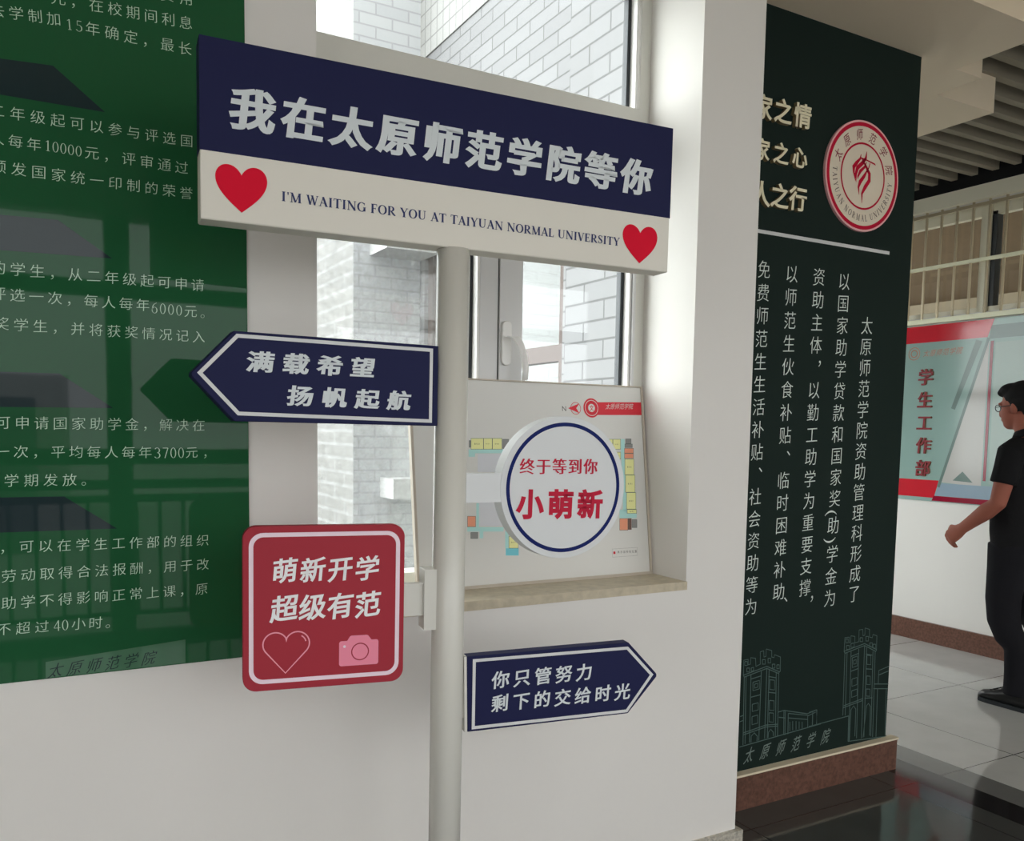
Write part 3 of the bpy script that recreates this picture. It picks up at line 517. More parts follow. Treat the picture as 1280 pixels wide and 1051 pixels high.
# hand-drawn serif capitals and figures: strokes (x, y, width), cap height 1
TK, TN = 0.135, 0.05
def _arc(cx, cy, rx, ry, a0, a1, w0=TN, w1=TK, n=18):
    o = []
    for i in range(n + 1):
        a = math.radians(a0 + (a1 - a0) * i / n)
        o.append((cx + rx * math.cos(a), cy + ry * math.sin(a), w0 + (w1 - w0) * abs(math.cos(a)) ** 1.5))
    return o
def _l(x0, y0, x1, y1, w): return [(x0, y0, w), (x1, y1, w)]
def _sf(x, y, h=0.15): return _l(x - h, y + (0.022 if y < 0.5 else -0.022), x + h, y + (0.022 if y < 0.5 else -0.022), 0.045)
SER = {
 'I': (0.42, [_l(.21, 0, .21, 1, TK), _sf(.21, 0), _sf(.21, 1)]),
 "'": (0.24, [[(.12, 1, .11), (.12, .68, .03)]]),
 'T': (0.74, [_l(.37, 0, .37, 1, TK), _sf(.37, 0), _l(.03, .97, .71, .97, .055), _l(.045, 1, .03, .76, .04), _l(.695, 1, .71, .76, .04)]),
 'M': (1.04, [_l(.15, 0, .17, 1, TN), _l(.87, 0, .85, 1, TK), _l(.17, 1, .5, .03, .12), _l(.5, .03, .84, 1, TN), _sf(.14, 0, .13), _sf(.87, 0, .15), _sf(.12, 1, .1), _sf(.9, 1, .1)]),
 'W': (1.08, [_l(.1, 1, .34, 0, .12), _l(.34, 0, .54, .98, TN), _l(.5, 1, .76, 0, .12), _l(.76, 0, .98, 1, TN), _sf(.1, 1, .13), _sf(.5, 1, .12), _sf(.98, 1, .1)]),
 'A': (0.80, [_l(.1, 0, .4, 1, TN), _l(.37, 1, .7, 0, TK), _l(.2, .34, .58, .34, TN), _sf(.1, 0, .11), _sf(.7, 0, .14)]),
 'N': (0.90, [_l(.15, 0, .15, 1, TN), _l(.75, 0, .75, 1, TN), _l(.13, 1, .77, 0, TK), _sf(.15, 0, .12), _sf(.75, 1, .12), _sf(.1, 1, .09)]),
 'O': (0.88, [_arc(.44, .5, .34, .48, 0, 360, n=36)]),
 'G': (0.86, [_arc(.44, .5, .34, .48, 48, 330, n=30), _l(.71, .05, .71, .42, TK), _sf(.71, .45, .13), _l(.7, .72, .71, .95, .04)]),
 'F': (0.64, [_l(.17, 0, .17, 1, TK), _sf(.17, 0), _l(.05, .97, .58, .97, .055), _l(.57, 1, .58, .76, .04), _l(.17, .52, .45, .52, TN), _l(.45, .42, .45, .62, .04)]),
 'E': (0.68, [_l(.17, 0, .17, 1, TK), _l(.05, .97, .58, .97, .055), _l(.57, 1, .58, .78, .04), _l(.17, .52, .45, .52, TN), _l(.45, .42, .45, .62, .04), _l(.05, .03, .6, .03, .055), _l(.59, 0, .62, .24, .04)]),
 'L': (0.64, [_l(.17, 0, .17, 1, TK), _sf(.17, 1), _l(.05, .03, .56, .03, .055), _l(.56, 0, .59, .26, .04)]),
 'R': (0.80, [_l(.17, 0, .17, 1, TK), _sf(.17, 0), _l(.05, .975, .36, .975, TN), _arc(.36, .73, .22, .245, 90, -90, n=14), _l(.17, .485, .36, .485, TN), [(.34, .5, .1), (.56, .2, .13), (.74, .02, .1)], _l(.66, .02, .8, .02, .045)]),
 'Y': (0.78, [_l(.39, 0, .39, .45, TK), _l(.1, 1, .39, .42, .13), _l(.39, .42, .68, 1, TN), _sf(.39, 0), _sf(.1, 1, .12), _sf(.68, 1, .11)]),
 'U': (0.86, [[(.17, 1, TK), (.17, .36, TK), (.2, .18, .12), (.28, .07, .08), (.43, .025, .055), (.58, .07, TN), (.66, .18, TN), (.69, .36, TN), (.69, 1, TN)], _sf(.17, 1), _sf(.69, 1, .12)]),
 'S': (0.60, [[(.5, .80, TN), (.44, .92, TN), (.3, .975, TN), (.16, .92, .07), (.11, .78, .11), (.17, .64, .13), (.31, .52, .14), (.45, .40, .13), (.5, .24, .11), (.44, .08, .07), (.28, .025, TN), (.15, .08, TN), (.09, .24, TN)], _l(.5, .72, .5, .98, .04), _l(.09, .02, .09, .30, .04)]),
 'V': (0.78, [_l(.1, 1, .4, 0, TK), _l(.4, 0, .68, 1, TN), _sf(.1, 1, .13), _sf(.68, 1, .11)]),
 '0': (0.5, [_arc(.25, .5, .18, .48, 0, 360, .04, .09, n=30)]),
 '1': (0.5, [_l(.27, 0, .27, 1, .1), _sf(.27, 0, .13), _l(.27, .98, .12, .84, .05)]),
 '3': (0.5, [_arc(.22, .74, .17, .24, 150, -90, .04, .09), _arc(.21, .26, .2, .26, 90, -150, .04, .1)]),
 '4': (0.5, [_l(.34, 0, .34, 1, .09), _l(.34, 1, .03, .3, .045), _l(.03, .28, .48, .28, .05)]),
 '5': (0.5, [_l(.12, .97, .43, .97, .07), _l(.12, .97, .1, .56, .04), _arc(.2, .3, .22, .3, 115, -150, .04, .1)]),
 '6': (0.5, [_arc(.25, .3, .18, .29, 0, 360, .04, .09, n=26), [(.07, .3, .09), (.1, .6, .08), (.2, .85, .06), (.4, 1, .035)]]),
 '7': (0.5, [_l(.06, .96, .45, .96, .07), _l(.44, .96, .2, 0, .08)]),
}
def serif_run(s, track=0.06):
    x = 0; out = []
    for ch in s:
        if ch == ' ': x += 0.34 + track; continue
        w = SER[ch][0]; out.append((ch, x + w / 2, w)); x += w + track
    return out, x - track
def serif_char(ch, size, at, rot=0.0, sx=1.0, wk=1.0):
    w, strokes = SER[ch]; gs = []
    for st in strokes:
        v, f = ribbon2d([(x, y, q * wk) for x, y, q in st])
        gs.append((xf([(x - w / 2, y - 0.5) for x, y in v], size, sx, 0, 0, rot, at), f))
    return join(*gs)
def serif_line(fr, T, d, wk=1.0, sx=None):
    s, a, b, h = T
    run, tot = serif_run(s)
    A, Bv = Vector(a), Vector(b); c0, c1 = run[0][1], run[-1][1]
    ang = math.atan2(b[1] - a[1], b[0] - a[0])
    gs = []
    L = (Bv - A).length
    wx = min(1.2, L / ((c1 - c0) * h)) if c1 > c0 else 1.0
    for ch, c, w in run:
        p = A.lerp(Bv, (c - c0) / (c1 - c0) if c1 > c0 else 0)
        gs.append(place2d(fr, serif_char(ch, h, tuple(p), ang, wx, wk), d))
    return join(*gs)
def heart_pts():
    """Full heart with round lobes and gently curved sides, one unit wide and high."""
    def bez(p0, p1, p2, p3, n=14):
        return [tuple((1 - t) ** 3 * a + 3 * (1 - t) ** 2 * t * b_ + 3 * (1 - t) * t * t * c + t ** 3 * d for a, b_, c, d in zip(p0, p1, p2, p3)) for t in [i / n for i in range(n)]]
    r = bez((0, .30), (.06, .44), (.17, .50), (.26, .50)) + bez((.26, .50), (.40, .50), (.50, .38), (.50, .22)) + bez((.50, .22), (.50, -.06), (.22, -.30), (0, -.50))
    l = [(-x, y) for x, y in r[1:]][::-1]
    return r + [(0, -.5)] + l

# ---------------------------------------------------------------- the setting
struct('floor', box(-5, 9, -2.2, 9, -0.15, 0), M['floor'])
struct('ground', box(-30, 40, -40, 45, -0.6, -0.3), M['ground'])
# wall with the window opening
def cells(xs, ys, skip, y0, y1, axis='Y'):
    gs = []
    for i in range(len(xs) - 1):
        for j in range(len(ys) - 1):
            if (i, j) in skip: continue
            if axis == 'Y': gs.append(box(xs[i], xs[i + 1], y0, y1, ys[j], ys[j + 1]))
            else: gs.append(box(y0, y1, xs[i], xs[i + 1], ys[j], ys[j + 1]))
    return join(*gs)
WX0, WX1, WZ0, WZ1 = 0.605, 1.76, 0.963, 2.86
struct('wall_left', cells([-4.2, WX0, WX1, 2.003], [0, WZ0, WZ1, 2.94], {(1, 1)}, D1, 2.40), M['plaster'], weld=True)
struct('wall_upper', box(-5, 3.0, 2.10, 2.40, 3.0, 9), M['plaster'])
struct('window_sill', box(WX0 - .002, WX1 + .002, D1 - 0.004, 2.30, WZ0 - 0.024, WZ0 + .0015), M['sill'])
struct('baseboard_left', join(box(-4.2, 2.022, D1 - 0.018, D1, 0, 0.122), box(2.003, 2.022, D1, D2, 0, 0.122)), M['terrazzo'], weld=True)
struct('wall_right', box(2.003, 3.172, D2, 2.45, 0, 2.94), M['plaster'])
struct('wall_corridor', cells([2.45, 3.95, 5.80, 9], [0, 0.75, 2.75, 2.94], {(1, 1)}, 3.06, 3.172, 'X'), M['plaster'], weld=True)
struct('baseboard_right', join(box(2.022, 3.212, D2 - 0.035, D2, 0, 0.131), box(3.172, 3.212, D2, 9, 0, 0.131)), M['granite'], weld=True)
struct('trim_1', box(2.022, 3.216, D2 - 0.039, D2, 0.131, 0.139), M['grout'])
# beams above
struct('beam_1', box(-4.2, 3.40, 1.985, D2, 2.94, 3.7), M['plaster_warm'])
struct('beam_2', box(2.2, 3.577, D2, 2.58, 2.94, 3.7), M['plaster_warm'])
struct('beam_3', box(2.4, 4.0, 2.58, 3.02, 2.94, 3.10), M['plaster_warm'])
struct('ceiling', join(box(-5, 9, -2.3, 1.985, 3.3, 3.5), box(3.0, 9, 1.985, 9, 3.62, 3.8)), M['plaster_warm'])
# slatted ceiling over the corridor
cs = struct_root('ceiling_slats', (4.5, 2.5, 3.1))
k = 0
yy = 2.02
while yy < 5.6:
    x0 = 3.0 if yy > 2.6 else 3.4
    obj('slat', box(x0, 5.36, yy - 0.022, yy + 0.022, 3.10, 3.20), M['slat'], cs); yy += 0.14
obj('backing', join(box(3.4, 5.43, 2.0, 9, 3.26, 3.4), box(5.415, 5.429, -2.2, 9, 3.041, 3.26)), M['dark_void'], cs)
# far wall with its high window
FW = [-2.2, 2.05, 4.45, 9]; FZ = [0, 2.235, 2.93, 3.7]
struct('wall_far', cells(FW, FZ, {(1, 1)}, X3, X3 + 0.22, 'X'), M['plaster'], weld=True)
struct('beam_far', box(X3 - 0.045, X3, -2.2, 9, 2.948, 3.04), M['frame_cream'])
struct('baseboard_far', join(box(X3 - 0.02, X3, -2.2, 9, 0, 0.138)), M['granite'])
w2 = struct_root('window_2', (X3 + 0.08, 3.0, 2.235))
obj('window_frame', join(box(X3 + .06, X3 + .11, 2.05, 4.45, 2.235, 2.275), box(X3 + .06, X3 + .11, 2.05, 4.45, 2.86, 2.93)), M['frame_cream'], w2)
obj('mullion', box(X3 + .03, X3 + .11, 3.505, 3.56, 2.235, 2.93), M['frame_cream'], w2)
obj('mullion', box(X3 + .06, X3 + .12, 3.47, 3.503, 2.275, 2.88), M['rubber'], w2)
obj('mullion', box(X3 + .03, X3 + .11, 2.48, 2.535, 2.235, 2.93), M['frame_cream'], w2)
obj('glass_pane', box(X3 + .082, X3 + .088, 2.05, 4.45, 2.275, 2.86), M['glass'], w2)
struct('wall_beyond', join(box(7.6, 7.7, -2, 9, 1.2, 6)), M['beyond'])
struct('trim_beyond', join(box(7.5, 7.6, 3.2, 7.4, 2.0, 2.68), box(7.5, 7.6, 1.0, 2.9, 2.0, 2.8)), M['beyond_pale'])
# closing walls behind the camera: glazed front with railing
struct('wall_side', box(-5, -4.2, -2.2, 2.4, 0, 3.4), M['plaster'])
struct('wall_back', join(box(-5, 9, -2.2, -2.0, 2.72, 3.4)), M['plaster'])
w3 = struct_root('window_3', (0, -2.05, 0))
gs = [box(-4.2, X3, -2.12, -2.04, 2.22, 2.32), box(-4.2, X3, -2.12, -2.04, 1.16, 1.26), box(-4.2, X3, -2.12, -2.04, 1.0, 1.06), box(-4.2, X3, -2.12, -2.04, 0, 0.06)]
obj('transom', join(*gs), M['iron'], w3)
x = -4.13
while x < X3:
    obj('mullion', box(x - 0.07, x + 0.07, -2.14, -2.02, 0, 2.72), M['iron'], w3); x += 1.55
x = -4.0
while x < X3 - 0.1:
    obj('bar', box(x - 0.012, x + 0.012, -2.5, -2.476, 0.1, 0.88), M['iron'], w3); x += 0.155
obj('railing_rail', join(box(-4.2, X3, -2.51, -2.465, 0.88, 0.93), box(-4.2, X3, -2.505, -2.47, 0.08, 0.11)), M['iron'], w3)
struct('building', box(-6.0, 0.6, -16, -12, -0.3, 2.2), mat('far_render', (0.45, 0.44, 0.42, 1), 0.9, 0.1))
struct('building', box(-1.2, 0.1, -11, -9, -0.3, 1.75), mat('far_roof', (0.12, 0.12, 0.13, 1), 0.9, 0.1))
# outdoors beyond the window: the wing of the building
struct('exterior_wall', box(2.10, 3.06, 2.45, 3.30, -0.3, 9), M['brick_wing'])
struct('exterior_wall', cells([3.30, 3.95, 5.80, 5.9], [-.3, 0.75, 2.75, 4.0], {(1, 1)}, 2.50, 3.06, 'X'), M['brick_wing'], weld=True)
struct('exterior_wall', box(2.492, 3.06, 3.30, 5.88, 4.0, 9), M['tile_wing'])
struct('exterior_wall', box(2.00, 4.0, 5.88, 12, -0.3, 9), [M['brick_shade_face'], M['brick_lit_face']])
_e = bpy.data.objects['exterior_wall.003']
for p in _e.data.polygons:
    if abs(p.normal.x) > 0.9: p.material_index = 1  # side faces take the lit copy of the brick, the rest the shaded one
obj('ledge', box(2.20, 2.5, 5.62, 5.88, 0.93, 1.07), M['ext_white'], _e)
obj('ledge', box(2.12, 2.5, 5.55, 5.88, 2.62, 2.95), M['ext_white'], _e)
w4 = struct_root('window_4', (2.55, 4.9, .75))
obj('window_frame', join(box(2.53, 2.60, 3.95, 4.03, .75, 2.75), box(2.53, 2.60, 5.72, 5.80, .75, 2.75), box(2.53, 2.60, 4.03, 5.72, .75, .83), box(2.53, 2.60, 4.03, 5.72, 2.67, 2.75)), M['pink_frame'], w4)
obj('transom', box(2.53, 2.60, 4.03, 5.72, 1.80, 1.89), M['pink_frame'], w4)
obj('glass_pane', box(2.56, 2.565, 4.03, 5.72, .83, 2.67), M['glass'], w4)

# ---------------------------------------------------------------- window 1
YF, YG = 2.29, 2.325
w1 = struct_root('window_1', (1.18, YF, WZ0))
fr_geo = join(box(WX0, .665, YF, 2.37, WZ0, WZ1), box(1.722, WX1, YF, 2.37, WZ0, WZ1), box(.665, 1.722, YF, 2.37, WZ0, 1.008), box(.665, 1.722, YF, 2.37, 2.80, WZ1))
obj('window_frame', fr_geo, M['pvc_warm'], w1)
obj('transom', box(.665, 1.722, YF, 2.37, 2.32, 2.44), M['pvc_warm'], w1)
obj('mullion', box(1.163, 1.222, YF, 2.37, 1.008, 2.32), M['pvc'], w1)
def pane_set(x0, x1, z0, z1, gm, parent, both=True):
    g = obj('glass_pane', box(x0, x1, YG, YG + 0.005, z0, z1), gm, parent)
    s = [box(x1 - .013, x1, YG - .003, YG + .02, z0, z1)]
    obj('gasket', join(*s), M['rubber'], parent)
    obj('glazing_bead', box(x1, x1 + .008, YF + .002, YG, z0, z1), M['handle'], parent)
pane_set(.665, 1.155, 1.008, 2.32, M['glass_dusty'], w1)
obj('seal', box(1.2222, 1.2262, YF + .002, YF + .02, 1.008, 2.32), M['rubber'], w1)
sash = obj('sash', join(box(1.226, 1.303, YF - .006, 2.36, 1.012, 2.316), box(1.712, 1.722, YF - .006, 2.36, 1.012, 2.316), box(1.303, 1.712, YF - .006, 2.36, 1.012, 1.07), box(1.303, 1.712, YF - .006, 2.36, 2.26, 2.316)), M['pvc'], w1)
pane_set(1.303, 1.702, 1.07, 2.26, M['glass'], w1)
pane_set(.665, 1.704, 2.44, 2.80, M['glass'], w1)
# lever handle on the sash
FS = Fr((0, YF - .006, 0), (1, 0, 0), (0, 0, 1))
hb = prism(FS, rrect(1.230, 1.262, 1.612, 1.742, .014), 0, .012)
o = obj('handle', hb, M['handle'], w1); bevel(o, .003)
lev = []
path = [(1.249, 1.695, .03, .015), (1.258, 1.693, .042, .012), (1.272, 1.672, .047, .0105), (1.283, 1.64, .048, .0105), (1.29, 1.60, .047, .0105), (1.289, 1.568, .045, .010)]
gv, gf = [], []
for i, (a, b, d, r) in enumerate(path):
    for q in range(12):
        t = 2 * math.pi * q / 12
        gv.append(FS.W(a + r * math.cos(t), b + (0.3 * r * math.cos(t) if i else 0), d + r * .75 * math.sin(t)))
for i in range(len(path) - 1):
    for q in range(12): gf.append((i * 12 + q, i * 12 + (q + 1) % 12, (i + 1) * 12 + (q + 1) % 12, (i + 1) * 12 + q))
gf.append(tuple(range(11, -1, -1))); gf.append(tuple(range((len(path) - 1) * 12, len(path) * 12)))
obj('lever', (gv, gf), M['handle'], o, smooth=True)

# ---------------------------------------------------------------- sign stand
def pole_x(z): return PX + (z - 1.3137) * 0.0065
PX = 0.7727
stand = thing('sign_stand', (pole_x(0), Y0, 0), 'white sign pole carrying a navy header, two navy arrows, a red square and a disc', 'sign')
o = obj('base_plate', tube((pole_x(0), Y0, 0), (pole_x(0), Y0, .02), .19, seg=64), M['pole'], stand); bevel(o, .004)
o = obj('pole', tube((pole_x(.02), Y0, .02), (pole_x(1.788), Y0, 1.788), .0345, seg=48, caps=True), M['pole'], stand, smooth=False)
for p in o.data.polygons: p.use_smooth = len(p.vertices) == 4
# header
FH = Fr(*FR_header); x0, x1, z0, z1 = P_header
tH = .055
zs = (navy_split[0][1] + navy_split[1][1]) / 2
hd = bevel(obj('header_board', prism(FH, [(x0, z0), (x1, z0), (x1, z1), (x0, z1)], -tH, 0), M['sign_white'], stand), .003)
obj('navy_panel', prism(FH, [(x0 - .0005, zs), (x1 + .0005, zs), (x1 + .0005, z1 + .0005), (x0 - .0005, z1 + .0005)], -tH - .0006, .0006), M['navy'], hd)
obj('lettering', text_line(FH, T_header, .0012, (.046, .026), .10, 0, 1.02, 1.02), M['letter_white'], hd)
obj('lettering', serif_line(FH, T_english, .0008, 1.4), M['navy_text'], hd)
for hp in hearts:
    (l, r, t, b) = hp
    w = r[0] - l[0]; cx = (l[0] + r[0]) / 2; top = t[1]; bot = b[1]
    hpts = [(cx + px * w, (top + bot) / 2 + py * (top - bot)) for px, py in heart_pts()]
    obj('heart', flat(FH, hpts, .0008), M['heart_red'], hd)
    v, f = flat(FH, hpts, -tH - .0012)
    obj('heart', (v, [tuple(reversed(f[0]))]), M['heart_red'], hd)
# arrow boards
def arrow_board(FRm, Pm, Bm, T, m_bold, shear, rise, kk, t=.03, sx=1.0):
    F_ = Fr(*FRm); a0, a1, a2, zb, zt = Pm
    s = 1 if a2 > a0 else -1
    zc = (zb + zt) / 2; e = .010
    # slightly blunted tip
    tip = [(a0 + s * .004, zc + .0035), (a0 + s * .004, zc - .0035)]
    out = [(a2, zt), (a1, zt), tip[0], tip[1], (a1, zb), (a2, zb)]
    b = bevel(obj('arrow_board', prism(F_, out, -t, 0), M['navy'], stand), .002)
    ou = [tuple(p) for p in Bm]
    n = len(ou)
    area = sum(ou[i][0] * ou[(i + 1) % n][1] - ou[(i + 1) % n][0] * ou[i][1] for i in range(n))
    if area < 0: ou = ou[::-1]
    obj('border', band(F_, ou, inset(ou, .0068), .0006), M['border_white'], b)
    for q in T:
        obj('lettering', text_line(F_, q, .0008, m_bold, shear, rise, sx, kk), M['letter_white'], b)
    return b, F_
aL, FL = arrow_board(FR_arrowL, P_arrowL, B_left, T_left, (.040, .024), .13, 0, 1.0, .03, 1.27)
aR, FRt = arrow_board(FR_arrowR, P_arrowR, B_right, T_right, (.022, .015), .06, .07, 1.06, .03, 1.02)
# thin white mounting plates between arrow boards and pole
x2 = P_arrowR[2]
obj('mount_plate', prism(FRt, [(x2 - .006, P_arrowR[3] + .0), (x2, P_arrowR[3]), (x2, P_arrowR[4]), (x2 - .006, P_arrowR[4])], -.034, -.001), M['pole'], aR)
obj('mount_plate', prism(FRt, [(.01, .80), (x2, .80), (x2, .90), (.01, .90)], -.022, -.008), M['pole'], aR)
# red square board
FD = Fr(*FR_red); rx0, rx1, rz0, rz1 = P_red
rb = bevel(obj('square_board', prism(FD, rrect(rx0, rx1, rz0, rz1, .026), -.022, 0), M['red'], stand), .002)
bl = min(p[0] for p in B_red); brr = max(p[0] for p in B_red); bb_ = sum(p[1] for p in B_red[2:]) / 2; bt_ = sum(p[1] for p in B_red[:2]) / 2
obj('border', band(FD, rrect(bl, brr, bb_, bt_, .027), rrect(bl + .0085, brr - .0085, bb_ + .0085, bt_ - .0085, .0195), .0006), M['pink_border'], rb)
for q in T_red: obj('lettering', text_line(FD, q, .0008, (.024, .018), .08, .10, .98, 1.03), M['cream_letter'], rb)
hl, hr_, hdip, hbot, _ = red_heart
hw = hr_[0] - hl[0]; hcx = (hl[0] + hr_[0]) / 2; R_ = hw / 4 * 1.05
pts = []
cyh = (hl[1] + hr_[1]) / 2
for i in range(25):   # right lobe then point, then left lobe
    a = math.radians(148 - i * 188 / 24); pts.append((hr_[0] - R_ + R_ * math.cos(a), cyh + R_ * math.sin(a)))
pts.append((hbot[0], hbot[1]))
for i in range(25):
    a = math.radians(220 - i * 188 / 24); pts.append((hl[0] + R_ + R_ * math.cos(a), cyh + R_ * math.sin(a)))
pts.append((hdip[0], hdip[1]))
obj('heart_outline', join(place2d(FD, ribbon2d([(a, b, .0026) for a, b in pts], True), .0008),
    place2d(FD, ribbon2d([(hr_[0] - R_ + R_ * .72 * math.cos(math.radians(t)), cyh + R_ * .72 * math.sin(math.radians(t)), .0024) for t in (62, 45, 28, 12)]), .0008)), M['pink_line'], rb)
c = red_cam
cw0, cw1 = min(c[0][0], c[3][0]), max(c[1][0], c[2][0])
ct = (c[0][1] + c[1][1]) / 2; cb_ = (c[2][1] + c[3][1]) / 2; ch_ = (c[4][1] + c[5][1]) / 2
cx0, cx1 = c[4][0], c[5][0]
body2 = rrect(cw0, cw1, cb_, ct, .005)
i0 = 9
cam_out = [p for p in body2[:9]] + [(cx1 + .004, ct), (cx1 - .003, ch_ - .001), (cx1 - .006, ch_), (cx0 + .004, ch_), (cx0 + .001, ch_ - .001), (cx0 - .005, ct)] + body2[9:]
o = obj('camera_icon', flat(FD, cam_out, .0008), M['pink_cam'], rb)
lc = c[6]; lr = abs(c[7][1] - c[6][1])
obj('lens_ring', band(FD, circ(lc[0], lc[1], lr, seg=48), circ(lc[0], lc[1], lr - .0022, seg=48), .0014), M['red'], rb)
obj('flash_dot', flat(FD, circ(c[8][0], c[8][1], .0028, seg=20), .0014), M['pink_border'], rb)
rbk = red_bracket
zmid = (rbk[4][1] + rbk[7][1]) / 2
obj('bracket', prism(FD, [(rx1 - .01, rbk[7][1]), (rbk[0][0] + .01, rbk[7][1]), (rbk[0][0] + .01, rbk[4][1]), (rx1 - .01, rbk[4][1])], -.024, -.004), M['pole'], rb)
obj('bracket_plate', prism(FD, rrect(rbk[0][0], rbk[0][0] + .05, rbk[3][1], rbk[0][1], .002, 2), -.04, .006), M['pole'], rb)
# round board
FC = Fr(*FR_circle); ca, cb2, cr = P_circle
rd = bevel(obj('round_board', prism(FC, circ(ca, cb2, cr + .0135, seg=128), -.038, 0), M['disc_white'], stand), .001)
for p in rd.data.polygons: p.use_smooth = False
obj('ring', band(FC, circ(ca, cb2, cr, seg=128), circ(ca, cb2, cr - .0085, seg=128), .0006), M['ring_blue'], rd)
obj('lettering', text_line(FC, T_circle[0], .0008, (.030, .0), .0, .0, 1.0, 1.05), M['disc_red'], rd)
obj('lettering', text_line(FC, T_circle[1], .0008, (.040, .040), .0, .0, 1.0, 1.02), M['disc_red'], rd)
am = circle_arm
obj('arm', prism(FC, [(.02, am[2][1]), (ca - cr - .0135 + .02, am[2][1]), (ca - cr - .0135 + .02, am[0][1]), (.02, am[0][1])], -.034, -.001), M['disc_white'], rd)

# ---------------------------------------------------------------- green poster on the wall
FWl = Fr(*FR_wall)
pz0 = .883; px1 = .442
pst = thing('wall_poster', (0, D1, pz0), 'large glossy green poster with rows of pale text on the white wall', 'poster')
panel = bevel(obj('panel', prism(FWl, [(-1.6, pz0), (px1, pz0), (px1, 2.75), (-1.6, 2.75)], .001, .009), M['poster'], pst), .0015)
for b in banners: obj('banner', flat(FWl, [tuple(p) for p in b], .0094), M['banner'], panel)
gs1 = []
for T in T_poster:
    if T[0][0].isdigit(): gs1.append(serif_line(FWl, T, .0096, .8))
    else: gs1.append(text_line(FWl, T, .0096, (-.008, -.012), .03, .06, 1.0, 1.02))
for g in gs1: obj('lettering', g, M['poster_text'], panel)
obj('plinth_print', flat(FWl, poster_plinth, .0093), M['poster_plinth'], panel)
obj('lettering', text_line(FWl, poster_calli, .0097, (.0, -.01), .35, .1, .9, .85), M['banner'], panel)

# ---------------------------------------------------------------- floor plan board leaning in the window
FB = Fr(*FR_board)
bl_, br2, tr2, tl_, ml_ = board_c
bx0, bx1, bz1 = .942, 1.747, tr2[1]
bz1 = .607
plan = thing('floor_plan_board', (1.35, 2.21, WZ0), 'white floor plan board leaning on the window sill behind the round sign', 'sign board')
pb = bevel(obj('panel', prism(FB, [(bx0, .004), (bx1, .004), (bx1, bz1), (bx0, bz1)], -.012, 0), M['board'], plan), .0015)
obj('edge_frame', join(prism(FB, [(bx0, .0), (bx1 + .006, .0), (bx1 + .006, .010), (bx0, .010)], -.014, .004), prism(FB, [(bx1, .0), (bx1 + .008, .0), (bx1 + .008, bz1 + .004), (bx1, bz1 + .004)], -.014, .003),
    prism(FB, [(bx0 - .008, .0), (bx0, .0), (bx0, bz1 + .004), (bx0 - .008, bz1 + .004)], -.014, .003), prism(FB, [(bx0, bz1), (bx1, bz1), (bx1, bz1 + .004), (bx0, bz1 + .004)], -.014, .003)), M['board_edge'], plan)
for i, (c_, q) in enumerate(ROOMS):
    q = [tuple(p) for p in q]
    dd = .0005 + (.0002 if c_ in 'YOGKD' else 0)
    ob = obj('plan_room', flat(FB, q, dd), M['room_' + c_], pb)
    if c_ in 'YOG':
        n = 4; ar = sum(q[i][0] * q[(i + 1) % n][1] - q[(i + 1) % n][0] * q[i][1] for i in range(n))
        qq = q if ar > 0 else q[::-1]
        obj('room_outline', band(FB, qq, inset(qq, .0011), .0009), M['plan_line'], ob)
    if c_ == 'Y':
        cx = sum(p[0] for p in q) / 4; cy = sum(p[1] for p in q) / 4; w_ = max(p[0] for p in q) - min(p[0] for p in q)
        s_ = min(.008, w_ * .16)
        gg = []
        for t in range(4):
            V_, F_, _ = glyph('B101'[t]); gg.append(place2d(FB, (xf(V_, s_, 1, 0, 0, 0, (cx + (t - 1.5) * s_ * .7, cy)), F_), .0010))
        obj('lettering', join(*gg), M['text_dark'], ob)
bh = board_head
rC = abs(bh[1][1] - bh[0][1])
obj('red_strip', join(flat(FB, [(bh[0][0], bh[5][1]), (bx1 - .001, bh[4][1]), (bx1 - .001, bh[3][1]), (bh[0][0], bh[2][1])], .0006), flat(FB, circ(bh[0][0], bh[0][1], rC, seg=48), .0008)), M['banner_red'], pb)
obj('badge', join(flat(FB, circ(bh[0][0], bh[0][1], rC * .42, seg=32), .0011), band(FB, circ(bh[0][0], bh[0][1], rC * .82, seg=48), circ(bh[0][0], bh[0][1], rC * .76, seg=48), .0011)), M['board'], pb)
V_, F_, _ = fat('文', .02, .02)
obj('badge_mark', place2d(FB, (xf(V_, rC * .62, .8, 0, 0, 0, (bh[0][0], bh[0][1])), F_), .0013), M['banner_red'], pb)
obj('lettering', text_line(FB, T_board[0], .0010, (-.004, -.004), .3, .05, .95, 1.0), M['board'], pb)
obj('lettering', text_line(FB, T_board[1], .0006), M['text_dark'], pb)
obj('lettering', text_line(FB, T_board[2], .0008), M['text_dark'], pb)
lg = board_leg
obj('legend_frame', band(FB, [(lg[4][0], lg[4][1]), (lg[3][0], lg[4][1]), (lg[3][0], lg[1][1]), (lg[4][0], lg[1][1])], inset([(lg[4][0], lg[4][1]), (lg[3][0], lg[4][1]), (lg[3][0], lg[1][1]), (lg[4][0], lg[1][1])], .0006), .0006), M['room_G'], pb)
obj('legend_mark', flat(FB, rrect(lg[0][0] - .004, lg[0][0] + .004, lg[0][1] - .004, lg[0][1] + .004, .001, 2), .0007), M['banner_red'], pb)
cc, cr_ = bh[6], abs(bh[7][1] - bh[6][1])
obj('compass', join(band(FB, circ(cc[0], cc[1], cr_, seg=40), circ(cc[0], cc[1], cr_ - .0018, seg=40), .0006), flat(FB, [tuple(p) for p in board_arrow], .0008)), M['banner_red'], pb)

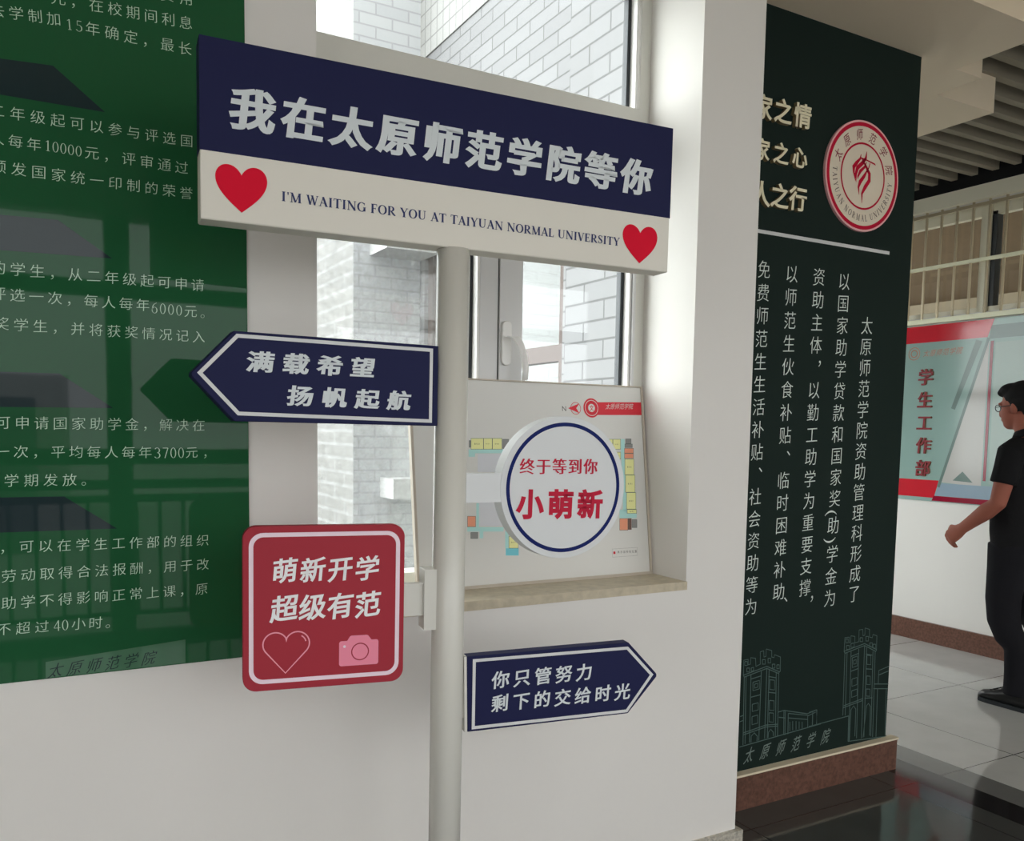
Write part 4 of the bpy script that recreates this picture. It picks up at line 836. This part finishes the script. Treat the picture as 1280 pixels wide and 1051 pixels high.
# ---------------------------------------------------------------- dark green mural on the column wall
FP = Fr(*FR_pil)
mur = thing('wall_mural', (2.6, D2, .14), 'dark green painted wall panel with columns of white text and line-drawn towers', 'mural')
mp = obj('panel', join(prism(FP, [(2.005, .139), (3.175, .139), (3.175, 2.939), (2.005, 2.939)], .0, .004), ), M['mural'], mur)
for T in T_pillar:
    obj('lettering', text_line(FP, T, .0046, (-.008, -.010), .02, .06, .94, 1.06, True), M['mural_text'], mp)
(la, lb), (lc_, ld) = pil_line
obj('dividing_line', place2d(FP, ribbon2d([(2.006, lb, .013), (lc_, ld, .013)]), .0048), M['border_white'], mp)
obj('line_drawing', join(*[place2d(FP, ribbon2d([(p[0], p[1], .0035) for p in pl]), .0046) for pl in ART if len(pl) > 1]), M['mural_line'], mp)
obj('lettering', text_line(FP, T_plinth, .0048, (.004, .004), .35, .1, .75, .95), M['mural_calli'], mp)
for (s, a, b, h) in T_raised:
    for i, ch in enumerate(s):
        t = i / 2; at = (a[0] + (b[0] - a[0]) * t, a[1] + (b[1] - a[1]) * t)
        if at[0] < 2.2: pass
        g, nf = raised_char(FP, ch, at, h * 1.08, .004, .020, (.030, .022), 1.0, .05)
        oo = obj('raised_character', g, [M['raised'], M['raised_side']], mur)
        for p in oo.data.polygons:
            if p.index >= nf: p.material_index = 1
# round emblem
el, er, et, eb, ec = emblem
R_ = (et[1] - eb[1]) / 2; ec = ((el[0] + er[0]) / 2, (et[1] + eb[1]) / 2)
emb = thing('wall_emblem', (ec[0], D2, ec[1]), 'round red and white school emblem disc mounted on the dark green wall panel', 'emblem')
ed = obj('disc', prism(FP, circ(ec[0], ec[1], R_, seg=96), .0045, .015), M['emblem_pink'], emb)
DE = .0154
obj('outer_ring', band(FP, circ(ec[0], ec[1], R_ * .965), circ(ec[0], ec[1], R_ * .895), DE), M['emblem_red'], ed)
obj('pale_field', flat(FP, circ(ec[0], ec[1], R_ * .895), DE), M['emblem_pale'], ed)
obj('inner_ring', band(FP, circ(ec[0], ec[1], R_ * .605), circ(ec[0], ec[1], R_ * .57), DE + .0006), M['emblem_red'], ed)
gg = []
for i, ch in enumerate('太原师范学院'):
    a = math.radians(157 - i * (157 - 17) / 5); V_, F_, _ = fat(ch, .004, .004)
    rr_ = R_ * .745
    gg.append(place2d(FP, (xf(V_, R_ * .22, .85, .15, 0, a - math.pi / 2, (ec[0] + rr_ * math.cos(a), ec[1] + rr_ * math.sin(a))), F_), DE + .0006))
obj('lettering', join(*gg), M['emblem_cjk'], ed)
run, tot = serif_run('TAIYUAN NORMAL UNIVERSITY', .12)
gg = []
for ch, c_, w_ in run:
    a = math.radians(178 + (356 - 178) * (c_ - run[0][1]) / (run[-1][1] - run[0][1])); rr_ = R_ * .755
    gg.append(place2d(FP, serif_char(ch, R_ * .115, (ec[0] + rr_ * math.cos(a), ec[1] + rr_ * math.sin(a)), a + math.pi / 2, .85, 1.15), DE + .0006))
obj('lettering', join(*gg), M['emblem_dark'], ed)
def ez(px, py):   # emblem drawing in units measured over its width and height
    return (ec[0] + (px - 375) / 313 * R_, ec[1] - (py - 535) / 490 * R_)
def flame(pts, k=1.0): return place2d(FP, ribbon2d([ez(x, y) + (w * .58 * k * R_ / 313,) for x, y, w in pts]), DE + .0008)
obj('flame_mark', join(
    flame([(350, 345, 6), (345, 385, 22), (315, 430, 40), (292, 470, 44), (295, 520, 22), (312, 590, 4)]),
    flame([(398, 310, 5), (392, 370, 30), (365, 420, 42), (325, 470, 46), (312, 530, 34), (318, 600, 4)]),
    flame([(400, 400, 6), (385, 450, 26), (350, 495, 36), (332, 545, 22), (330, 572, 4)]),
    flame([(410, 470, 10), (385, 530, 36), (352, 590, 44), (340, 640, 26), (348, 705, 4)]),
    flame([(355, 380, 10), (395, 440, 26), (428, 500, 40), (430, 560, 44), (395, 630, 44), (372, 690, 26), (375, 775, 4)]),
    flame([(350, 378, 12), (410, 388, 14), (470, 405, 16), (478, 412, 6)]),
    flame([(430, 405, 10), (420, 450, 14), (405, 490, 18)])), M['emblem_red'], ed)

# ---------------------------------------------------------------- notice board on the far wall
FF = Fr(*FR_far)
yl, yr = -4.055, -1.2
nb = thing('notice_board', (X3, 3.2, .98), 'long pale green and red notice board under the barred window on the corridor wall', 'notice board')
npn = bevel(obj('panel', prism(FF, [(yl, .98), (yr, .98), (yr, 2.182), (yl, 2.182)], .001, .02), M['far_base'], nb), .002)
def far_flat(n, pts, m, d): return obj(n, flat(FF, [tuple(p) for p in pts], d), m, npn)
s0, s1 = FAR['slant']
zt, zb = 2.182, .98
def sx_at(z): return s0[0] + (s1[0] - s0[0]) * (z - s0[1]) / (s1[1] - s0[1])
far_flat('white_field', [(sx_at(2.06), 2.06), (sx_at(1.115), 1.115), (FAR['line1'][1][0] - .02, 1.10), (FAR['line1'][0][0] - .02, 2.06)], M['far_white'], .0205)
far_flat('red_band', [(yl, 2.18), (FAR['redtop'][1][0], 2.18), (FAR['redtop'][2][0], 2.066), (yl, 2.066)], M['far_red'], .0207)
far_flat('grey_band', [(FAR['greytop'][0][0], 2.14), (yr, 2.14), (yr, 2.055), (FAR['greytop'][3][0], 2.055)], M['far_grey'], .0206)
far_flat('red_foot', [(yl, 1.125), (FAR['redbot'][1][0], 1.125), (FAR['redbot'][2][0], 1.005), (yl, 1.005)], M['far_red'], .0207)
far_flat('maroon_foot', [(FAR['redbot2'][0][0], 1.02), (yr, 1.02), (yr, .985), (FAR['redbot2'][3][0] - .01, .985)], M['far_maroon'], .0209)
far_flat('blue_foot', [(FAR['blue'][0][0], 1.108), (yr, 1.108), (yr, 1.02), (FAR['blue'][3][0], 1.02)], M['far_blue'], .0206)
obj('slanted_line', place2d(FF, ribbon2d([(s0[0], s0[1], .02), (s1[0], s1[1], .02)]), .0210), M['far_grey'], npn)
q0, q1 = FAR['slant2']
obj('slanted_band', place2d(FF, ribbon2d([(q0[0], q0[1], .045), (q1[0], q1[1], .03)]), .0208), M['far_grey'], npn)
l0, l1 = FAR['line1']
far_flat('second_field', [(l0[0] + .02, 2.03), (yr, 2.03), (yr, 1.12), (l1[0] + .03, 1.12)], mat('far_pale', P(122, 137, 130), 0.1, 0.3), .0205)
obj('red_rule', place2d(FF, ribbon2d([(l0[0], 2.04, .02), (l1[0], 1.14, .02)]), .0215), M['far_maroon'], npn)
tr_ = [tuple(p) for p in FAR['tri']]
obj('triangle', flat(FF, tr_, .0212), M['far_grey'], npn)
for i, (a, z) in enumerate(((-3.08, 1.72), (-3.08, 1.30), (-2.75, 1.72), (-2.75, 1.30))):
    obj('paper', prism(FF, [(a, z - .36), (a + .28, z - .36), (a + .28, z), (a, z)], .0205, .0215), M['paper'], npn)
for i, ch in enumerate('学生工作部'):
    s, a, b, h = T_far[0]; t = i / 4
    g, nf = raised_char(FF, ch, (a[0] + (b[0] - a[0]) * t, a[1] + (b[1] - a[1]) * t), h * 1.12, .02, .034, (.02, .015), 1.0, .05)
    oo = obj('raised_character', g, [M['far_letter'], M['far_gold']], npn)
    for p in oo.data.polygons:
        if p.index >= nf: p.material_index = 1
obj('lettering', text_line(FF, T_farhead[0], .021, (0, 0), .3, .05, .95, 1.0), M['far_gold'], npn)
lgp = FAR['logo']; lr = abs(lgp[1][1] - lgp[0][1])
obj('badge', join(band(FF, circ(lgp[0][0], lgp[0][1], lr, seg=40), circ(lgp[0][0], lgp[0][1], lr * .88, seg=40), .021), band(FF, circ(lgp[0][0], lgp[0][1], lr * .6, seg=40), circ(lgp[0][0], lgp[0][1], lr * .45, seg=40), .021)), M['far_gold'], npn)

# ---------------------------------------------------------------- steel bars over the far window
gr = thing('window_grille', (X3 - .03, 3.0, 2.2), 'steel security bars across the high window above the notice board', 'window grille')
XG = X3 - .03
y = 4.025; bars = 0
while y > 1.9:
    obj('bar', tube((XG, y, 2.2), (XG, y, 2.94), .0095, seg=10), M['steel'], gr); y -= .1115
obj('rail', box(XG - .018, XG + .012, 1.9, 4.06, 2.19, 2.222), M['steel_bright'], gr)
obj('rail', box(XG - .016, XG + .008, 1.9, 4.03, 2.553, 2.575), M['steel_bright'], gr)
obj('rail', box(XG - .012, XG + .008, 1.9, 4.06, 2.905, 2.925), M['steel'], gr)

# ---------------------------------------------------------------- person
def loft(sections, seg=20, caps=True):
    """sections: (centre, r1, r2, axis1) rings; the second axis follows from the path direction."""
    n = len(sections); v, f = [], []
    for i, (c, r1, r2, ax) in enumerate(sections):
        c = Vector(c)
        a = Vector(sections[max(0, i - 1)][0]); b = Vector(sections[min(n - 1, i + 1)][0])
        d = (b - a).normalized(); ax = Vector(ax); ax = (ax - d * ax.dot(d)).normalized(); ay = d.cross(ax)
        v += [c + ax * (r1 * math.cos(2 * math.pi * q / seg)) + ay * (r2 * math.sin(2 * math.pi * q / seg)) for q in range(seg)]
    for i in range(n - 1):
        for q in range(seg): f.append((i * seg + q, i * seg + (q + 1) % seg, (i + 1) * seg + (q + 1) % seg, (i + 1) * seg + q))
    if caps: f.append(tuple(range(seg - 1, -1, -1))); f.append(tuple(range((n - 1) * seg, n * seg)))
    return v, f
def ball(c, rx, ry, rz, seg=20, rings=12, rot=None):
    v, f = [], []
    R = rot or Matrix.Identity(3); c = Vector(c)
    for i in range(rings + 1):
        t = math.pi * i / rings
        for q in range(seg):
            p = 2 * math.pi * q / seg
            v.append(c + R @ Vector((rx * math.sin(t) * math.cos(p), ry * math.sin(t) * math.sin(p), rz * math.cos(t))))
    for i in range(rings):
        for q in range(seg): f.append((i * seg + q, (i + 1) * seg + q, (i + 1) * seg + (q + 1) % seg, i * seg + (q + 1) % seg))
    return v, f
def fuse(name, geo, m, parent, voxel=.007, smooth=6):
    """One continuous surface out of overlapping volumes."""
    me = bpy.data.meshes.new(name); base = parent.location if not parent.parent else root_of(parent).location
    me.from_pydata([tuple(Vector(p) - base) for p in geo[0]], [], geo[1])
    bm = bmesh.new(); bm.from_mesh(me); bmesh.ops.remove_doubles(bm, verts=bm.verts, dist=1e-5); bmesh.ops.recalc_face_normals(bm, faces=bm.faces); bm.to_mesh(me); bm.free()
    tmp = bpy.data.objects.new('tmp', me); COL.objects.link(tmp)
    r = tmp.modifiers.new('r', 'REMESH'); r.mode = 'VOXEL'; r.voxel_size = voxel
    s = tmp.modifiers.new('s', 'SMOOTH'); s.factor = .5; s.iterations = smooth
    bpy.context.view_layer.update()
    out = bpy.data.meshes.new_from_object(tmp.evaluated_get(bpy.context.evaluated_depsgraph_get()))
    bpy.data.objects.remove(tmp); out.name = name
    out.materials.clear(); out.materials.append(m)
    for p in out.polygons: p.use_smooth = True
    o = bpy.data.objects.new(name, out); COL.objects.link(o); o.parent = parent
    return o
XC, YC = 4.60, 2.66
per = thing('person', (XC, YC, 0), 'person in black polo shirt, black trousers and glasses walking past the notice board', 'person')
X_ = (1, 0, 0); Y_ = (0, 1, 0); Z_ = (0, 0, 1)
hc = Vector((XC, 2.722, 1.585))
tilt = Matrix.Rotation(math.radians(-8), 3, 'X')
def hp(x, y, z): return hc + tilt @ Vector((x, y, z))
SH = {s: Vector((XC + s * .185, 2.635, 1.365)) for s in (-1, 1)}
ELB = {-1: Vector((4.365, 2.665, 1.085)), 1: Vector((4.845, 2.50, 1.10))}
WRI = {-1: Vector((4.395, 2.875, .928)), 1: Vector((4.84, 2.50, .845))}
body = []
# head and neck
body += [ball(hp(0, -.012, .035), .075, .096, .092, rot=tilt), ball(hp(0, .035, -.03), .062, .062, .085, rot=tilt), ball(hp(0, .055, -.078), .040, .036, .034, rot=tilt),
         ball(hp(0, .098, -.022), .013, .018, .022, rot=tilt), ball(hp(0, .089, .012), .010, .012, .022, rot=tilt), ball(hp(0, .092, -.055), .024, .010, .008, rot=tilt), ball(hp(0, .085, .03), .05, .014, .012, rot=tilt),
         ball(hp(-.077, -.012, -.012), .010, .02, .032, rot=tilt), ball(hp(.077, -.012, -.012), .010, .02, .032, rot=tilt)]
body.append(loft([(hp(0, -.01, -.04), .056, .060, X_), ((XC, 2.675, 1.465), .056, .060, X_), ((XC, 2.66, 1.40), .068, .064, X_), ((XC, 2.655, 1.36), .09, .07, X_)]))
# trunk under the clothes
body.append(loft([((XC, 2.655, 1.40), .08, .06, X_), ((XC, 2.66, 1.34), .165, .085, X_), ((XC, 2.675, 1.22), .155, .105, X_), ((XC, 2.685, 1.02), .145, .112, X_), ((XC, 2.67, .86), .150, .10, X_)]))
FING = {}
for s in (-1, 1):
    a, e, w = SH[s], ELB[s], WRI[s]
    body.append(loft([(a, .055, .055, X_), (a.lerp(e, .5), .047, .050, X_), (e, .038, .042, X_), (e.lerp(w, .3), .041, .045, X_), (e.lerp(w, .7), .031, .035, X_), (w, .024, .030, X_)]))
    d = (w - e).normalized(); side = Vector((1, 0, 0)); side = (side - d * side.dot(d)).normalized(); up = side.cross(d)
    if up.z < 0: up = -up
    pal = w + d * .055
    body.append(loft([(w - d * .01, .022, .030, side), (w + d * .03, .019, .040, side), (w + d * .075, .017, .043, side), (w + d * .095, .014, .040, side)]))
    inw = Vector((1 if s < 0 else -1, 0, 0)); inw = (inw - d * inw.dot(d)).normalized()
    for fi, (off, ln) in enumerate(((.030, .070), (.010, .078), (-.011, .072), (-.030, .056))):
        p0 = w + d * .085 + up * off; k1 = p0 + d * (ln * .45) + inw * .012 - up * .006; k2 = k1 + (d * .35 + inw * .75 - up * .55).normalized() * (ln * .42); k3 = k2 + (-d * .6 + inw * .6 - up * .5).normalized() * (ln * .32)
        body.append(loft([(p0, .0095, .0095, side), (k1, .0095, .0095, side), (k2, .0085, .0085, side), (k3, .007, .007, side)], seg=10))
    t0 = w + d * .03 + up * .03; t1 = t0 + (d * .7 + up * .5 + inw * .4).normalized() * .04; t2 = t1 + (d * .9 + inw * .3 - up * .1).normalized() * .032
    body.append(loft([(t0, .012, .012, side), (t1, .011, .011, side), (t2, .008, .008, side)], seg=10))
HIP = {-1: Vector((XC - .085, 2.675, .88)), 1: Vector((XC + .085, 2.665, .88))}
KNE = {-1: Vector((4.51, 2.70, .47)), 1: Vector((4.69, 2.63, .47))}
ANK = {-1: Vector((4.505, 2.58, .085)), 1: Vector((4.69, 2.33, .15))}
MID = {-1: Vector((4.505, 2.595, .32)), 1: Vector((4.69, 2.50, .33))}
KNE = {-1: Vector((4.505, 2.672, .47)), 1: Vector((4.69, 2.62, .47))}
for s in (-1, 1):
    body.append(loft([(HIP[s], .075, .085, X_), (KNE[s], .048, .05, X_), (MID[s], .042, .045, X_), (ANK[s], .034, .036, X_)]))
bd = fuse('body', join(*body), M['skin'], per, .0062, 4)
# shirt with collar and short sleeves
sh = [loft([((XC, 2.652, 1.425), .085, .072, X_), ((XC, 2.65, 1.395), .13, .085, X_), ((XC, 2.66, 1.35), .185, .100, X_), ((XC, 2.672, 1.22), .178, .125, X_), ((XC, 2.683, 1.05), .172, .134, X_), ((XC, 2.680, .93), .175, .130, X_), ((XC, 2.672, .835), .178, .120, X_)], seg=28)]
for s in (-1, 1):
    a, e = SH[s], ELB[s]
    m_ = a.lerp(e, .64)
    sh.append(loft([(a + Vector((-s * .06, 0, .005)), .062, .068, Y_), (a + Vector((s * .012, 0, -.02)), .070, .066, Y_), (a.lerp(e, .35), .066, .062, Y_), (m_, .066, .062, Y_)]))
fuse('polo_shirt', join(*sh), M['shirt'], per, .008, 6)
col = []
for i in range(32):
    a = 2 * math.pi * i / 32
    col.append((Vector((XC + .070 * math.cos(a), 2.662 + .072 * math.sin(a), 1.468 - .022 * math.sin(a))), Vector((XC + .085 * math.cos(a), 2.660 + .085 * math.sin(a), 1.428 - .025 * math.sin(a)))))
cv = [p for q in col for p in q]
o = obj('collar', (cv, [(2 * i, 2 * i + 1, (2 * i + 3) % 64, (2 * i + 2) % 64) for i in range(32)]), M['shirt'], per, smooth=True)
md = o.modifiers.new('s', 'SOLIDIFY'); md.thickness = .006
# trousers
tr = [loft([((XC, 2.672, .93), .162, .118, X_), ((XC, 2.672, .84), .172, .122, X_), ((XC, 2.668, .78), .165, .115, X_)], seg=28)]
tr.append(loft([((XC - .085, 2.675, .86), .092, .112, X_), ((XC - .088, 2.682, .72), .086, .100, X_), ((4.505, 2.690, .57), .078, .088, X_), ((4.505, 2.680, .46), .074, .082, X_), ((4.505, 2.645, .38), .070, .072, X_), ((4.505, 2.592, .33), .066, .070, X_), ((4.505, 2.585, .20), .060, .068, X_), ((4.505, 2.580, .075), .064, .072, X_)], seg=24))
tr.append(loft([((XC + .085, 2.665, .86), .092, .11, X_), ((XC + .088, 2.655, .70), .085, .098, X_), ((4.69, 2.635, .50), .075, .085, X_), ((4.69, 2.53, .33), .068, .075, X_), ((4.69, 2.36, .16), .060, .066, X_)], seg=24))
fuse('trousers', join(*tr), M['trousers'], per, .008, 5)
def shoe(x, yh, yt, z0, pitch=0.0):
    L = yt - yh
    prof = [(0.0, .030, .055), (.06, .036, .098), (.22, .037, .108), (.42, .038, .092), (.62, .044, .070), (.80, .045, .058), (.93, .036, .048), (1.0, .018, .030)]
    v, f = [], []; seg = 16
    for t, w, h in prof:
        for q in range(seg):
            a = 2 * math.pi * q / seg
            zz = max(0.0, h * (0.5 + 0.5 * math.sin(a)) if math.sin(a) > -0.75 else 0.0)
            p = Vector((w * math.cos(a), t * L, zz))
            c, s_ = math.cos(pitch), math.sin(pitch)
            yy_ = p.y - L; p2 = Vector((p.x, L + yy_ * c, p.z - yy_ * s_))
            v.append((x + p2.x, yh + p2.y, z0 + p2.z))
    for i in range(len(prof) - 1):
        for q in range(seg): f.append((i * seg + q, i * seg + (q + 1) % seg, (i + 1) * seg + (q + 1) % seg, (i + 1) * seg + q))
    f.append(tuple(range(seg - 1, -1, -1))); f.append(tuple(range((len(prof) - 1) * seg, len(prof) * seg)))
    return v, f
for x, yh, yt, pz in ((4.505, 2.505, 2.785, 0.0), (4.69, 2.28, 2.55, .42)):
    so = obj('shoe', shoe(x, yh, yt, .012, pz), M['shoe'], per, smooth=True)
    if pz == 0:
        obj('sole', prism(Fr((0, 0, 0), X_, Y_), [(x + .038 * a, yh - .005 + b * (yt - yh + .01)) for a, b in ((.7, 0), (1, .1), (1, .35), (1.1, .6), (1.2, .78), (.9, .94), (.3, 1.0), (-.3, 1.0), (-.9, .94), (-1.2, .78), (-1.1, .6), (-1, .35), (-1, .1), (-.7, 0))], 0, .02), M['rubber'], so)
        obj('laces', join(*[tube((x - .022, 2.66 + i * .018, .098 - i * .009), (x + .022, 2.66 + i * .018, .098 - i * .009), .004, seg=6) for i in range(4)] + [ball((x - .02, 2.645, .095), .012, .012, .008, 8, 6)]), M['shoe'], so)
# hair
ha = [ball(hp(0, -.022, .050), .081, .098, .090, rot=tilt), ball(hp(0, .035, .098), .066, .06, .038, rot=tilt), ball(hp(0, .075, .088), .055, .026, .024, rot=tilt),
      ball(hp(0, -.065, -.005), .070, .048, .075, rot=tilt), ball(hp(-.062, -.03, .015), .022, .045, .045, rot=tilt), ball(hp(.062, -.03, .015), .022, .045, .045, rot=tilt)]
fuse('hair', join(*ha), M['hair'], per, .006, 4)
gl = []
for s in (-1, 1):
    ctr = hp(s * .034, .098, .008)
    ring = [ctr + tilt @ Vector((.024 * math.cos(2 * math.pi * i / 20), 0, .018 * math.sin(2 * math.pi * i / 20))) for i in range(20)]
    for i in range(20): gl.append(tube(ring[i], ring[(i + 1) % 20], .0022, seg=6))
    gl.append(tube(hp(s * .058, .096, .012), hp(s * .080, .0, .008), .0022, seg=6)); gl.append(tube(hp(s * .080, .0, .008), hp(s * .080, -.03, -.012), .0022, seg=6))
gl.append(tube(hp(-.010, .098, .010), hp(.010, .098, .010), .0022, seg=6))
obj('glasses', join(*gl), M['glasses'], per)
